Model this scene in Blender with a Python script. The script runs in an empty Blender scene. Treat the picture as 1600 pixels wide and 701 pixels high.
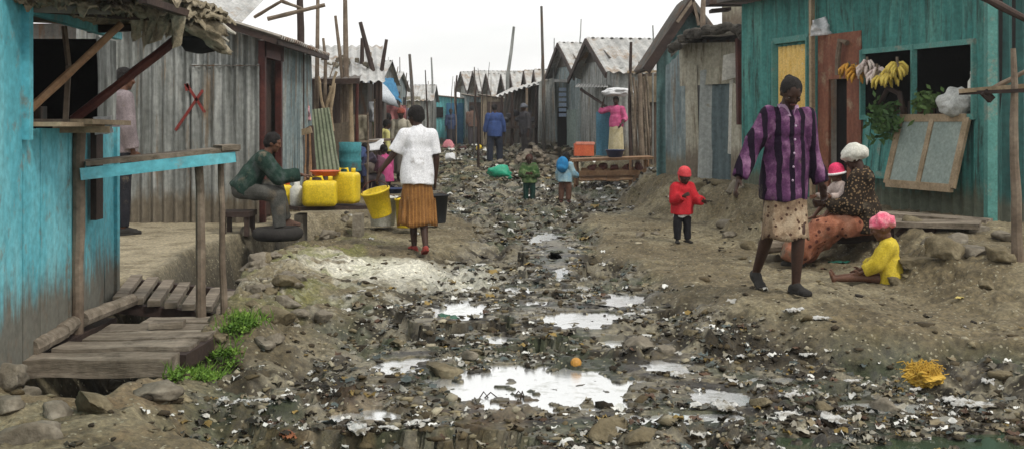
import bpy, math, random
import numpy as np
from mathutils import Vector, Matrix, Quaternion
R = math.radians
random.seed(7)
rng = np.random.default_rng(7)
SC = bpy.context.scene
COL = SC.collection

# ------------------------------------------------------------------ camera, sky, sun, exposure
cam_d = bpy.data.cameras.new('camera')
cam = bpy.data.objects.new('camera', cam_d)
COL.objects.link(cam)
cam.location = (0, 0, 1.4)
cam.rotation_euler = (R(90), 0, 0)
cam_d.sensor_width = 36
cam_d.lens = 36 * 1716 / 1600
cam_d.shift_y = -160.5 / 1600
cam_d.clip_end = 3000
SC.camera = cam

SUN_EL, SUN_AZ = 50, 135        # degrees; azimuth measured from +Y towards +X
w = bpy.data.worlds.new('World'); SC.world = w; w.use_nodes = True
nt = w.node_tree; nt.nodes.clear()
def N(t, **k):
    n = nt.nodes.new(t)
    for a, b in k.items(): setattr(n, a, b)
    return n
sky = N('ShaderNodeTexSky', sky_type='NISHITA', sun_disc=False)
sky.sun_elevation = R(SUN_EL); sky.sun_rotation = R(SUN_AZ)
sky.air_density = 1.0; sky.dust_density = 4.0; sky.ozone_density = 1.0
tc = N('ShaderNodeTexCoord'); mp = N('ShaderNodeMapping'); mp.inputs['Scale'].default_value = (1, 1, 3.5)
no = N('ShaderNodeTexNoise'); no.inputs['Scale'].default_value = 2.6; no.inputs['Detail'].default_value = 6
rp = N('ShaderNodeValToRGB'); rp.color_ramp.elements[0].position = .34; rp.color_ramp.elements[0].color = (.80, .80, .80, 1)
rp.color_ramp.elements[1].position = .52; rp.color_ramp.elements[1].color = (1, 1, 1, 1)
mx = N('ShaderNodeMix', data_type='RGBA'); mx.inputs[7].default_value = (9.1, 9.05, 8.9, 1)
bg = N('ShaderNodeBackground'); bg.inputs[1].default_value = .1
ow = N('ShaderNodeOutputWorld')
L = nt.links.new
L(tc.outputs['Generated'], mp.inputs[0]); L(mp.outputs[0], no.inputs[0]); L(no.outputs[0], rp.inputs[0])
L(rp.outputs[0], mx.inputs[0]); L(sky.outputs[0], mx.inputs[6]); L(mx.outputs[2], bg.inputs[0]); L(bg.outputs[0], ow.inputs[0])

sd = bpy.data.lights.new('sun', 'SUN'); sd.energy = 1.5; sd.angle = R(7); sd.color = (1, .95, .86)
so = bpy.data.objects.new('sun', sd); COL.objects.link(so)
sdir = Vector((math.sin(R(SUN_AZ)) * math.cos(R(SUN_EL)), math.cos(R(SUN_AZ)) * math.cos(R(SUN_EL)), math.sin(R(SUN_EL))))
so.rotation_euler = sdir.to_track_quat('Z', 'Y').to_euler(); so.location = (0, -5, 12)

SC.view_settings.view_transform = 'Standard'; SC.view_settings.look = 'None'
SC.view_settings.exposure = 0.38; SC.view_settings.gamma = 1; SC.view_settings.use_curve_mapping = False
SC.cycles.max_bounces = 6; SC.cycles.diffuse_bounces = 3
SC.cycles.volume_bounces = 0

# ------------------------------------------------------------------ noise
_LAT = rng.random((256, 256))
_LAT3 = rng.random((32, 32, 32))
def vnoise(x, y):
    xi = np.floor(x).astype(int); yi = np.floor(y).astype(int)
    fx = x - xi; fy = y - yi
    fx = fx * fx * (3 - 2 * fx); fy = fy * fy * (3 - 2 * fy)
    a = _LAT[xi & 255, yi & 255]; b = _LAT[(xi + 1) & 255, yi & 255]
    c = _LAT[xi & 255, (yi + 1) & 255]; d = _LAT[(xi + 1) & 255, (yi + 1) & 255]
    return (a * (1 - fx) + b * fx) * (1 - fy) + (c * (1 - fx) + d * fx) * fy
def fbm(x, y, f=1.0, o=4, ridge=False, off=0.0):
    s = 0; a = .5; t = 0
    for i in range(o):
        n = vnoise(x * f + off + 17.3 * i, y * f - off + 9.1 * i)
        if ridge: n = 1 - np.abs(2 * n - 1)
        s = s + a * n; t += a; a *= .5; f *= 2.07
    return s / t
def noise3(p, f):
    q = p * f; i = np.floor(q).astype(int); u = q - i; u = u * u * (3 - 2 * u)
    s = 0
    for dx in (0, 1):
        for dy in (0, 1):
            for dz in (0, 1):
                wv = (u[:, 0] if dx else 1 - u[:, 0]) * (u[:, 1] if dy else 1 - u[:, 1]) * (u[:, 2] if dz else 1 - u[:, 2])
                s = s + wv * _LAT3[(i[:, 0] + dx) & 31, (i[:, 1] + dy) & 31, (i[:, 2] + dz) & 31]
    return s - .5
def sst(a, b, x):
    t = np.clip((x - a) / (b - a), 0, 1); return t * t * (3 - 2 * t)

# ------------------------------------------------------------------ materials
def _ramp(nt, cols, lo=.3, hi=.7):
    r = nt.nodes.new('ShaderNodeValToRGB'); e = r.color_ramp.elements
    while len(e) < len(cols): e.new(.5)
    for i, c in enumerate(cols):
        e[i].position = lo + (hi - lo) * i / max(1, len(cols) - 1); e[i].color = (*c, 1)
    return r
def _noise(nt, vec, scale, detail=5, rough=.6):
    n = nt.nodes.new('ShaderNodeTexNoise'); n.inputs['Scale'].default_value = scale
    n.inputs['Detail'].default_value = detail; n.inputs['Roughness'].default_value = rough
    nt.links.new(vec, n.inputs['Vector']); return n
def _map(nt, vec, s):
    m = nt.nodes.new('ShaderNodeMapping'); m.inputs['Scale'].default_value = s; nt.links.new(vec, m.inputs[0]); return m.outputs[0]
def _mix(nt, fac, a, b, mode='MIX'):
    m = nt.nodes.new('ShaderNodeMix'); m.data_type = 'RGBA'; m.blend_type = mode
    for i, v in ((0, fac), (6, a), (7, b)):
        if isinstance(v, (int, float)): m.inputs[i].default_value = v
        elif isinstance(v, tuple): m.inputs[i].default_value = (*v, 1)
        else: nt.links.new(v, m.inputs[i])
    return m.outputs[2]
MATS = {}
def pm(name, cols, scale=4, stretch=(1, 1, 1), rough=.85, bump=.25, bscale=None, metal=0, grime=None, splash=None, stripes=None, dots=None, attr=None, spec=.3):
    """base noise between cols; grime=(colour, scale, threshold[, stretch]); splash=(colour, z0, z1); stripes=(axis, freq, width, colour[, axis2]); dots=(scale, size, colour)"""
    if name in MATS: return MATS[name]
    m = bpy.data.materials.new(name); m.use_nodes = True; t = m.node_tree
    b = t.nodes['Principled BSDF']; tc = t.nodes.new('ShaderNodeTexCoord'); vec = tc.outputs['Object']
    v = _map(t, vec, stretch)
    n1 = _noise(t, v, scale); r = _ramp(t, cols); t.links.new(n1.outputs[0], r.inputs[0]); c = r.outputs[0]
    if attr:
        a = t.nodes.new('ShaderNodeAttribute'); a.attribute_name = attr
        c = _mix(t, 1.0, a.outputs['Color'], c, 'MULTIPLY')
    if stripes:
        ax, fr, wd, sc_ = stripes[:4]
        sp = t.nodes.new('ShaderNodeSeparateXYZ'); wn = _noise(t, vec, 9, 2)
        t.links.new(vec, sp.inputs[0])
        ma = t.nodes.new('ShaderNodeMath'); ma.operation = 'MULTIPLY_ADD'; t.links.new(sp.outputs[ax], ma.inputs[0]); ma.inputs[1].default_value = fr
        mb_ = t.nodes.new('ShaderNodeMath'); mb_.operation = 'MULTIPLY'; t.links.new(wn.outputs[0], mb_.inputs[0]); mb_.inputs[1].default_value = .35
        t.links.new(mb_.outputs[0], ma.inputs[2])
        fr_ = t.nodes.new('ShaderNodeMath'); fr_.operation = 'FRACT'; t.links.new(ma.outputs[0], fr_.inputs[0])
        pp = t.nodes.new('ShaderNodeMath'); pp.operation = 'LESS_THAN'; t.links.new(fr_.outputs[0], pp.inputs[0]); pp.inputs[1].default_value = wd
        c = _mix(t, pp.outputs[0], c, sc_)
    if dots:
        vo = t.nodes.new('ShaderNodeTexVoronoi'); vo.inputs['Scale'].default_value = dots[0]; t.links.new(vec, vo.inputs['Vector'])
        lt = t.nodes.new('ShaderNodeMath'); lt.operation = 'LESS_THAN'; t.links.new(vo.outputs['Distance'], lt.inputs[0]); lt.inputs[1].default_value = dots[1]
        c = _mix(t, lt.outputs[0], c, dots[2])
    if grime:
        gv = _map(t, vec, grime[3]) if len(grime) > 3 else vec
        g = _noise(t, gv, grime[1], 8, .7); gr = _ramp(t, [(0, 0, 0), (1, 1, 1)], grime[2] - .06, grime[2] + .07)
        t.links.new(g.outputs[0], gr.inputs[0]); c = _mix(t, gr.outputs[0], c, grime[0])
    if splash:
        sp = t.nodes.new('ShaderNodeSeparateXYZ'); t.links.new(vec, sp.inputs[0])
        gn = _noise(t, _map(t, vec, (6, 6, .8)), 2.2, 5, .7)
        mr = t.nodes.new('ShaderNodeMapRange'); t.links.new(sp.outputs[2], mr.inputs[0])
        mr.inputs[1].default_value = splash[1]; mr.inputs[2].default_value = splash[2]; mr.inputs[3].default_value = 1.05; mr.inputs[4].default_value = -.1
        ad = t.nodes.new('ShaderNodeMath'); ad.operation = 'ADD'; t.links.new(mr.outputs[0], ad.inputs[0]); t.links.new(gn.outputs[0], ad.inputs[1])
        rr = _ramp(t, [(0, 0, 0), (.9, .9, .9)], .62, 1.15); t.links.new(ad.outputs[0], rr.inputs[0]); c = _mix(t, rr.outputs[0], c, splash[0])
    n2 = _noise(t, vec, scale * 9, 4); r2 = _ramp(t, [(.72, .72, .72), (1.15, 1.15, 1.15)]); t.links.new(n2.outputs[0], r2.inputs[0])
    c = _mix(t, 1.0, c, r2.outputs[0], 'MULTIPLY')
    t.links.new(c, b.inputs['Base Color'])
    b.inputs['Roughness'].default_value = rough; b.inputs['Metallic'].default_value = metal; b.inputs['Specular IOR Level'].default_value = spec
    if bump:
        bn = _noise(t, v, bscale or scale * 5, 6, .65); bu = t.nodes.new('ShaderNodeBump'); bu.inputs['Strength'].default_value = bump; bu.inputs['Distance'].default_value = .02
        t.links.new(bn.outputs[0], bu.inputs['Height']); t.links.new(bu.outputs[0], b.inputs['Normal'])
    MATS[name] = m; return m

RUST = (.13, .06, .03); DIRT = (.14, .11, .075)
cyan_paint = pm('cyan_paint', [(.07, .32, .39), (.12, .45, .53), (.22, .55, .61)], 2.2, (1, 1, .35), rough=.7, grime=((.21, .25, .23), 7, .62, (1, 1, .7)), splash=((.15, .11, .075), -.1, .70))
teal_paint = pm('teal_paint', [(.035, .14, .125), (.055, .22, .20), (.11, .30, .26)], 2.5, (2, 2, .3), rough=.75, grime=((.035, .07, .06), 3.2, .57, (4, 4, .4)), splash=((.11, .11, .075), 0, .55))
teal_trim = pm('teal_trim', [(.06, .20, .18), (.10, .27, .24)], 5, rough=.7, grime=((.2, .24, .2), 6, .6))
zinc = pm('zinc_sheet', [(.11, .115, .105), (.25, .262, .25), (.42, .43, .41)], 1.8, (4, 4, .5), rough=.45, metal=.3, grime=((.22, .165, .11), 2.3, .62, (4, 4, .4)), splash=((.17, .14, .10), 0, .55))
zinc_blue = pm('blue_grey_sheet', [(.10, .14, .15), (.20, .255, .265), (.36, .39, .375)], 1.8, (4, 4, .5), rough=.5, metal=.2, grime=((.20, .15, .10), 2.3, .60, (4, 4, .4)), splash=((.19, .17, .12), 0, .5))
zinc_dark = pm('old_dark_sheet', [(.04, .04, .038), (.09, .085, .075), (.13, .12, .11)], 2, (3, 3, .5), rough=.65, grime=((.10, .055, .03), 3, .55, (3, 3, .4)))
roof_pale = pm('weathered_roof_sheet', [(.28, .28, .27), (.42, .42, .405), (.56, .56, .545)], 1.5, rough=.5, metal=.1, grime=((.27, .19, .12), 1.3, .58))
roof_rust = pm('rusty_roof_sheet', [(.20, .18, .15), (.30, .28, .25), (.38, .36, .33)], 1.5, rough=.6, grime=((.16, .09, .05), 1.6, .52))
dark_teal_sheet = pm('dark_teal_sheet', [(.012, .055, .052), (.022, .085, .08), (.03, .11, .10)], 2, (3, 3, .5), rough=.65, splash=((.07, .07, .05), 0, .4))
cream_sheet = pm('cream_sheet', [(.24, .23, .17), (.36, .34, .27), (.46, .44, .37)], 2, (2, 2, .5), rough=.8, grime=((.15, .12, .08), 2.5, .58, (4, 4, .4)), splash=((.15, .12, .09), 0, .7))
wood = pm('weathered_wood', [(.09, .065, .045), (.17, .13, .095), (.27, .22, .165)], 3, (1, 1, 1), rough=.85, bump=.4)
wood_pale = pm('pale_wood', [(.20, .15, .09), (.31, .235, .15), (.40, .32, .22)], 4, rough=.8, bump=.3)
wood_orange = pm('orange_brown_wood', [(.17, .09, .045), (.26, .15, .08), (.33, .21, .12)], 4, rough=.75, bump=.3)
wood_dark = pm('dark_wood', [(.02, .012, .01), (.04, .025, .02), (.065, .04, .03)], 4, rough=.75, bump=.3)
plank_grey = pm('grey_plank', [(.11, .09, .065), (.20, .165, .125), (.30, .255, .20)], 2.5, (.6, 4, 4), rough=.9, bump=.6, grime=((.07, .055, .04), 3, .6))
maroon = pm('maroon_paint', [(.035, .010, .008), (.07, .018, .014), (.10, .03, .02)], 5, rough=.6)
redbrown = pm('red_brown_paint', [(.13, .045, .028), (.20, .075, .045), (.26, .12, .07)], 3, (2, 2, .5), rough=.75, grime=((.28, .2, .13), 3, .62))
black_m = pm('dark_interior', [(.006, .006, .006), (.014, .012, .012)], 3, rough=.95)  # near-black: shade of openings and interiors put into the colour; also the irises
sacking = pm('dirty_sacking', [(.10, .085, .055), (.26, .22, .15), (.46, .41, .31)], 5, rough=.95, bump=.8, grime=((.05, .04, .03), 6, .58))
concrete = pm('worn_concrete', [(.15, .13, .10), (.24, .21, .165), (.34, .30, .24)], 2, rough=.95, bump=.4)
stone_m = pm('stone', [(.10, .085, .062), (.19, .165, .125), (.30, .27, .215)], 4, rough=.9, bump=.7, attr=None)
yellow_pl = pm('yellow_plastic', [(.62, .44, .015), (.80, .60, .03)], 6, rough=.45, bump=.08, grime=((.35, .25, .04), 5, .66))
orange_pl = pm('orange_yellow_plastic', [(.62, .34, .01), (.78, .46, .02)], 6, rough=.45, bump=.08)
white_pl = pm('white_plastic', [(.55, .56, .50), (.70, .71, .66)], 6, rough=.5, bump=.08, grime=((.35, .33, .26), 4, .62))
black_pl = pm('black_plastic', [(.014, .015, .018), (.03, .032, .036)], 6, rough=.5, bump=.08)
red_pl = pm('orange_red_plastic', [(.50, .085, .035), (.62, .15, .06)], 6, rough=.5, bump=.1)
blue_pl = pm('dark_blue_plastic', [(.015, .025, .07), (.03, .045, .11)], 6, rough=.45, bump=.1)
rubber = pm('black_rubber', [(.012, .011, .010), (.03, .027, .024)], 8, rough=.85)
white_cloth = pm('white_cloth', [(.55, .56, .57), (.74, .75, .77)], 5, rough=.9, bump=.3)
blue_cloth = pm('blue_cloth', [(.03, .13, .26), (.06, .22, .36)], 5, rough=.85)
green_bagm = pm('green_bag', [(.015, .26, .15), (.03, .42, .25)], 6, rough=.45, bump=.5)
pink_cloth = pm('pink_cloth', [(.50, .16, .20), (.68, .30, .32)], 5, rough=.9)

# ------------------------------------------------------------------ mesh builder
class MB:
    def __init__(s): s.v = []; s.f = []; s.n = 0
    def add(s, v, f):
        v = np.asarray(v, float).reshape(-1, 3)
        s.v.append(v); s.f += [tuple(i + s.n for i in q) for q in f]; s.n += len(v); return s
    def box(s, c, size, rot=None):
        h = np.array(size) / 2
        p = np.array([(x, y, z) for x in (-1, 1) for y in (-1, 1) for z in (-1, 1)]) * h
        if rot is not None: p = p @ np.array(rot.to_3x3() if hasattr(rot, 'to_3x3') else rot).T
        return s.add(p + np.array(c), [(0, 1, 3, 2), (4, 6, 7, 5), (0, 4, 5, 1), (2, 3, 7, 6), (0, 2, 6, 4), (1, 5, 7, 3)])
    def beam(s, a, b, w_, h_, up=(0, 0, 1)):
        a = Vector(a); b = Vector(b); d = (b - a); ln = d.length; d.normalize()
        u = Vector(up); r_ = d.cross(u)
        if r_.length < 1e-4: r_ = d.cross(Vector((1, 0, 0)))
        r_.normalize(); u = r_.cross(d)
        m = Matrix((d, r_, u)).transposed()
        return s.box((a + b) / 2, (ln, w_, h_), m)
    def tube(s, pts, rad, n=10, flat=None):
        P = [Vector(p) for p in pts]
        if isinstance(rad, (int, float)): rad = [rad] * len(P)
        t0 = (P[1] - P[0]).normalized(); ref = Vector((0, 0, 1)) if abs(t0.z) < .9 else Vector((1, 0, 0))
        vs = []
        for i, p in enumerate(P):
            t = (P[min(i + 1, len(P) - 1)] - P[max(i - 1, 0)]).normalized()
            a = t.cross(ref).normalized(); b = t.cross(a)
            for k in range(n):
                th = 2 * math.pi * k / n
                vs.append(p + (a * math.cos(th) + b * math.sin(th)) * rad[i])
        f = [(i * n + k, i * n + (k + 1) % n, (i + 1) * n + (k + 1) % n, (i + 1) * n + k) for i in range(len(P) - 1) for k in range(n)]
        f.append(tuple(range(n))[::-1]); f.append(tuple((len(P) - 1) * n + k for k in range(n)))
        return s.add([tuple(x) for x in vs], f)
    def pole(s, a, b, r0, r1=None, bend=.01, n=8, seg=6):
        a = Vector(a); b = Vector(b); r1 = r1 or r0 * .8; ln = (b - a).length
        pts = []; rr = []
        for i in range(seg + 1):
            t = i / seg; k = 0 if i in (0,) else 1
            pts.append(a.lerp(b, t) + Vector((random.uniform(-1, 1), random.uniform(-1, 1), 0)) * bend * ln * k)
            rr.append((r0 + (r1 - r0) * t) * random.uniform(.9, 1.1))
        return s.tube(pts, rr, n)
    def ell(s, c, r, rot=None, nu=14, nv=10, zmin=-1):
        vs = []
        for j in range(nv + 1):
            ph = -math.pi / 2 + math.pi * j / nv
            for i in range(nu):
                th = 2 * math.pi * i / nu
                vs.append((math.cos(ph) * math.cos(th), math.cos(ph) * math.sin(th), max(zmin, math.sin(ph))))
        vs = np.array(vs) * np.array(r if hasattr(r, '__len__') else (r, r, r))
        if rot is not None: vs = vs @ np.array(rot).T
        f = [(j * nu + i, j * nu + (i + 1) % nu, (j + 1) * nu + (i + 1) % nu, (j + 1) * nu + i) for j in range(nv) for i in range(nu)]
        return s.add(vs + np.array(c), f)
    def cone(s, a, ra, b, rb, n=14, rounded=True):
        a = Vector(a); b = Vector(b)
        if rounded:
            s.ell(a, ra, nu=n, nv=8); s.ell(b, rb, nu=n, nv=8)
        return s.tube([a, b], [ra, rb], n)
    def grid(s, P, thick):
        """P[nu][nv][3] sheet, thick = vector or scalar (then along -normal of the whole)"""
        P = np.asarray(P, float); nu, nv = P.shape[:2]
        if np.isscalar(thick):
            a = P[-1, 0] - P[0, 0]; b = P[0, -1] - P[0, 0]; n = np.cross(a, b); n = n / (np.linalg.norm(n) + 1e-9); thick = -n * thick
        Q = P + np.asarray(thick)
        idx = lambda i, j: i * nv + j
        o = nu * nv; f = []
        for i in range(nu - 1):
            for j in range(nv - 1):
                f.append((idx(i, j), idx(i + 1, j), idx(i + 1, j + 1), idx(i, j + 1)))
                f.append((o + idx(i, j), o + idx(i, j + 1), o + idx(i + 1, j + 1), o + idx(i + 1, j)))
        for i in range(nu - 1):
            f.append((idx(i, 0), o + idx(i, 0), o + idx(i + 1, 0), idx(i + 1, 0)))
            f.append((idx(i, nv - 1), idx(i + 1, nv - 1), o + idx(i + 1, nv - 1), o + idx(i, nv - 1)))
        for j in range(nv - 1):
            f.append((idx(0, j), idx(0, j + 1), o + idx(0, j + 1), o + idx(0, j)))
            f.append((idx(nu - 1, j), o + idx(nu - 1, j), o + idx(nu - 1, j + 1), idx(nu - 1, j + 1)))
        return s.add(np.concatenate([P.reshape(-1, 3), Q.reshape(-1, 3)]), f)
    def quad(s, A, B, C, D, thick=.02, nu=2, nv=2, wob=0):
        return s.grid(bilin(A, B, C, D, nu, nv, wob), thick)
    def corr(s, A, B, C, D, pitch=.1, amp=.012, thick=.004, wob=.01, nv=7, ragged=0):
        """corrugated sheet, ridges running from AB to DC"""
        A, B, C, D = [np.array(q, float) for q in (A, B, C, D)]
        ln = np.linalg.norm(B - A); nu = max(4, int(ln / pitch * 6))
        G = bilin(A, B, C, D, nu, nv, 0)
        n = np.cross(B - A, D - A); n /= np.linalg.norm(n) + 1e-9
        u = np.linspace(0, ln, nu)
        off = amp * np.sin(2 * np.pi * u / pitch)
        ph = rng.random(2) * 9
        wo = wob * (vnoise(u[:, None] * 1.3 + ph[0] + np.zeros((1, nv)), np.linspace(0, 2.2, nv)[None, :] + ph[1] + np.zeros((nu, 1))) - .5) * 2
        G = G + n * (off[:, None] + wo)[..., None]
        if ragged:
            up = (D - A) / np.linalg.norm(D - A)
            G[:, -1] += up * (ragged * (vnoise(u * 3 + ph[0], u * 0 + 3.3) - .5))[:, None]
            G[:, 0] += up * (ragged * (vnoise(u * 3 + ph[1], u * 0 + 7.3) - .5))[:, None]
        return s.grid(G, -n * thick)
    def planks(s, A, B, C, D, n, gap=.006, thick=.02, jit=.006, endjit=.0):
        A, B, C, D = [np.array(q, float) for q in (A, B, C, D)]
        ln = np.linalg.norm(B - A); nn = np.cross(B - A, D - A); nn /= np.linalg.norm(nn) + 1e-9
        for k in range(n):
            t0 = (k + gap / ln * n * .5) / n; t1 = (k + 1 - gap / ln * n * .5) / n
            o = nn * random.uniform(-jit, jit); e0 = random.uniform(-endjit, endjit); e1 = random.uniform(-endjit, endjit)
            up = (D - A) / np.linalg.norm(D - A)
            s.grid(bilin(A + (B - A) * t0 + o + up * e0, A + (B - A) * t1 + o + up * e0, D + (C - D) * t1 + o + up * e1, D + (C - D) * t0 + o + up * e1, 2, 4, .004), -nn * thick)
        return s
    def lathe(s, prof, c=(0, 0, 0), n=24, sx=1, sy=1, rot=None):
        vs = []
        for (r, z) in prof:
            for k in range(n):
                th = 2 * math.pi * k / n; vs.append((r * math.cos(th) * sx, r * math.sin(th) * sy, z))
        f = [(i * n + k, i * n + (k + 1) % n, (i + 1) * n + (k + 1) % n, (i + 1) * n + k) for i in range(len(prof) - 1) for k in range(n)]
        f.append(tuple(range(n))[::-1]); f.append(tuple((len(prof) - 1) * n + k for k in range(n)))
        vs = np.array(vs)
        if rot is not None: vs = vs @ np.array(rot).T
        return s.add(vs + np.array(c), f)
    def move(s, rot=None, loc=(0, 0, 0)):
        for i, v in enumerate(s.v):
            if rot is not None: v = v @ np.array(rot).T
            s.v[i] = v + np.array(loc)
        return s
def bilin(A, B, C, D, nu, nv, wob=0):
    A, B, C, D = [np.array(q, float) for q in (A, B, C, D)]
    u = np.linspace(0, 1, nu)[:, None, None]; v = np.linspace(0, 1, nv)[None, :, None]
    G = (A * (1 - u) + B * u) * (1 - v) + (D * (1 - u) + C * u) * v
    if wob: G = G + (rng.random(G.shape) - .5) * 2 * wob
    return G

ORG = {}
def mesh_from(mb, name, smooth=False):
    V = np.concatenate(mb.v) if mb.v else np.zeros((0, 3))
    me = bpy.data.meshes.new(name); me.from_pydata(V.tolist(), [], mb.f); me.update()
    if smooth: me.shade_smooth()
    return me
def tag(o, label=None, cat=None, group=None, kind=None):
    if label: o['label'] = label
    if cat: o['category'] = cat
    if group: o['group'] = group
    if kind: o['kind'] = kind
    return o
def put(mb, name, m, parent=None, label=None, smooth=False, org=None):
    """link the mesh (given in world coordinates); a child is stored relative to its thing's origin"""
    if parent is not None:
        org = ORG[parent.name]
    elif org is None:
        V = np.concatenate(mb.v); org = Vector(((V[:, 0].min() + V[:, 0].max()) / 2, (V[:, 1].min() + V[:, 1].max()) / 2, V[:, 2].min()))
    org = Vector(org)
    mb.v = [v - np.array(org) for v in mb.v]
    me = mesh_from(mb, name, smooth); me.materials.append(m)
    o = bpy.data.objects.new(name, me); COL.objects.link(o)
    if parent is not None: o.parent = parent
    else: o.location = org
    ORG[o.name] = org
    if label: o['label'] = label
    return o
def thing(name, label, cat, loc, group=None):
    o = bpy.data.objects.new(name, None); COL.objects.link(o); o.location = loc; o.empty_display_size = .2
    tag(o, label, cat, group); ORG[o.name] = Vector(loc); return o
def one(mb, name, m, label, cat, group=None, smooth=False, kind=None):
    return tag(put(mb, name, m, None, smooth=smooth), label, cat, group, kind)
def at(px, py, Y):
    return Vector(((px - 800) / 1716 * Y, Y, 1.4 - (py - 190) / 1716 * Y))
def copy_thing(root, loc, rot=None, scale=None, label=None):
    c = root.copy(); COL.objects.link(c); c.location = loc; ORG[c.name] = Vector(loc)
    if rot is not None: c.rotation_euler = rot
    if scale is not None: c.scale = scale
    if label: c['label'] = label
    for ch in list(root.children):
        d = ch.copy(); COL.objects.link(d); d.parent = c
        for g in list(ch.children):
            e = g.copy(); COL.objects.link(e); e.parent = d
    return c
# ------------------------------------------------------------------ ground
_DY = [3, 5.0, 5.7, 7.3, 8.5, 10.5, 12, 14, 15.5]
_DX = [-2.3, -2.3, -2.32, -2.38, -2.5, -2.82, -2.72, -2.5, -2.3]
_BY = [3, 6, 8.2, 9, 11, 13, 17, 20, 24.2, 25.5, 30, 36, 60, 120]
_BX = [6, 5.6, 3.75, 3.5, 3.5, 3.2, 2.45, 2.2, 3.2, 1.7, 1.25, .7, -.4, -4]
PUD = [(.17, 6.14, .52, .44, -.095), (.52, 8.25, .27, .36, -.07), (.88, 8.95, .2, .28, -.07), (.40, 13.5, .15, .6, -.04), (.53, 12.3, .15, .5, -.04),
       (.43, 11.0, .12, .5, -.04), (-.40, 8.5, .18, .3, -.06), (-.66, 6.75, .13, .2, -.08), (.98, 6.6, .14, .16, -.085), (1.1, 5.85, .22, .2, -.085),
       (.56, 9.7, .11, .17, -.07), (1.75, 4.95, .75, .26, -.10), (.05, 9.55, .10, .2, -.07), (.46, 11.7, .08, .5, -.04), (.46, 10.4, .08, .4, -.05), (1.0, 5.5, .26, .12, -.10), (1.95, 5.75, .22, .12, -.10), (-.75, 5.55, .2, .12, -.10), (.72, 7.35, .14, .15, -.09), (-.1, 7.5, .12, .15, -.09), (.2, 8.9, .1, .16, -.08), (1.5, 6.3, .16, .12, -.10)]
def zones(x, y):
    xc = np.interp(y, [4, 8, 12, 20, 30], [.3, .3, .35, .2, -.3])
    wl = np.interp(y, [4, 5.6, 8, 9.5, 12, 16, 20, 30], [2.1, 1.8, 1.6, 1.6, 1.0, .9, 2.2, 3])
    wr = np.interp(y, [4, 5.4, 6.4, 7.2, 8, 12, 16, 20, 30], [6, 6, 3.8, 1.6, 1.1, .65, .8, 2.2, 3])
    wob = (fbm(x, y, 1.1, 3) - .5) * 1.1
    d = np.where(x < xc, (xc - x) / wl, (x - xc) / wr) + wob
    return 1 - sst(.75, 1.2, d)
def H(x, y, detail=True):
    x = np.asarray(x, float); y = np.asarray(y, float)
    z = .32 * sst(20, 32, y) + .25 * sst(32, 70, y)
    be = np.interp(y, _BY, _BX)
    bh = np.interp(y, [3, 7.5, 9, 11, 13, 17, 27, 33, 60], [.0, .05, .30, .34, .37, .52, .34, .30, .1])
    wob = (fbm(x, y, 1.4, 3, off=5) - .5) * .8
    bank = sst(-.45, .55, x - be + wob)
    z = z + bh * bank
    z = z + .10 * np.exp(-((x - 2.1) / .9) ** 2 - ((y - 8.1) / 1.4) ** 2)
    # left side: path edge, concrete apron, footing of the shack
    left = sst(-1.3, -2.0, x) * sst(16, 11, y)
    z = z + .06 * left
    dx = np.interp(y, _DY, _DX); far = sst(24, 15, y)
    apron = sst(.02, -.22, x - dx) * sst(8.6, 8.9, y) * (1 - sst(17, 19, y))
    z = z * (1 - apron) + .15 * apron
    foot = sst(-2.62, -2.72, x + .102 * (y - 6.1)) * (1 - sst(8.3, 8.7, y)); z = z * (1 - foot) + .05 * foot
    lb = sst(.3, 1.2, -x - 3.2) * sst(17, 19, y); z = z + .25 * lb
    m = zones(x, y)
    z = z - .10 * m * sst(22, 15, y)
    if detail:
        rough = m * (1 - .6 * apron)
        z = z + rough * ((fbm(x, y, 1.4, 3, False, 3) - .52) * .34 - (fbm(x, y, 3.6, 2, True, 8) - .5) * .15 - (fbm(x, y, 10, 2, True, 5) - .5) * .055 + (fbm(x, y, 24, 2, off=2) - .5) * .05)
        dry = (1 - m) * (1 - apron)
        z = z + dry * ((fbm(x, y, 1.3, 4, off=11) - .5) * .14 + (fbm(x, y, 7, 3, True, off=4) - .5) * .05 + (fbm(x, y, 30, 2, off=6) - .5) * .018)
        z = z + apron * (fbm(x, y, 6, 3) - .5) * .015
        rb = bank * (1 - bank) * 4 * sst(7.5, 9, y)
        z = z + rb * ((fbm(x, y, 3.2, 3, True, 7) - .5) * .26 + (fbm(x, y, 11, 3, True, 9) - .5) * .09)
        lr = np.exp(-((x + 1.95 + .03 * (y - 8)) / .5) ** 2) * sst(6.6, 7.6, y) * (1 - sst(11, 14, y))
        z = z + lr * ((fbm(x, y, 5, 3, True, 1) - .45) * .16)
    # ditch
    dd = np.abs(x - dx + (fbm(x, y, 3, 2) - .5) * .12); wd = np.interp(y, [5, 6, 8, 10, 14], [.30, .42, .34, .30, .36])
    dep = (.46 + .2 * sst(10, 12, y)) * sst(5.15, 6.0, y) * (1 - sst(14.2, 15.3, y))
    z = z - dep * (1 - sst(wd * .55, wd * 1.15, dd))
    for k, (cx, cy, rx, ry, lv) in enumerate(PUD):
        e = np.sqrt(((x - cx - (y - cy) * (-.25 if k == 0 else .1)) / rx) ** 2 + ((y - cy) / ry) ** 2)
        if detail: e = e + (fbm(x, y, 3.1, 4, off=k * 3.0) - .5) * 1.7 + (fbm(x, y, 10, 3, False, off=k * 2.0) - .5) * 1.6
        kk = sst(1.12, .84, e)
        tgt = lv - .03 + ((fbm(x, y, 8, 3, False, 5) - .5) * .10 if detail else 0)
        z = z * (1 - kk) + tgt * kk
        ring = (e > 1.1) & (e < 2.3)
        z = np.where(ring, np.maximum(z, lv + .012), z)
    return z
def hz(x, y): return float(H(np.array([x]), np.array([y]))[0])
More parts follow.
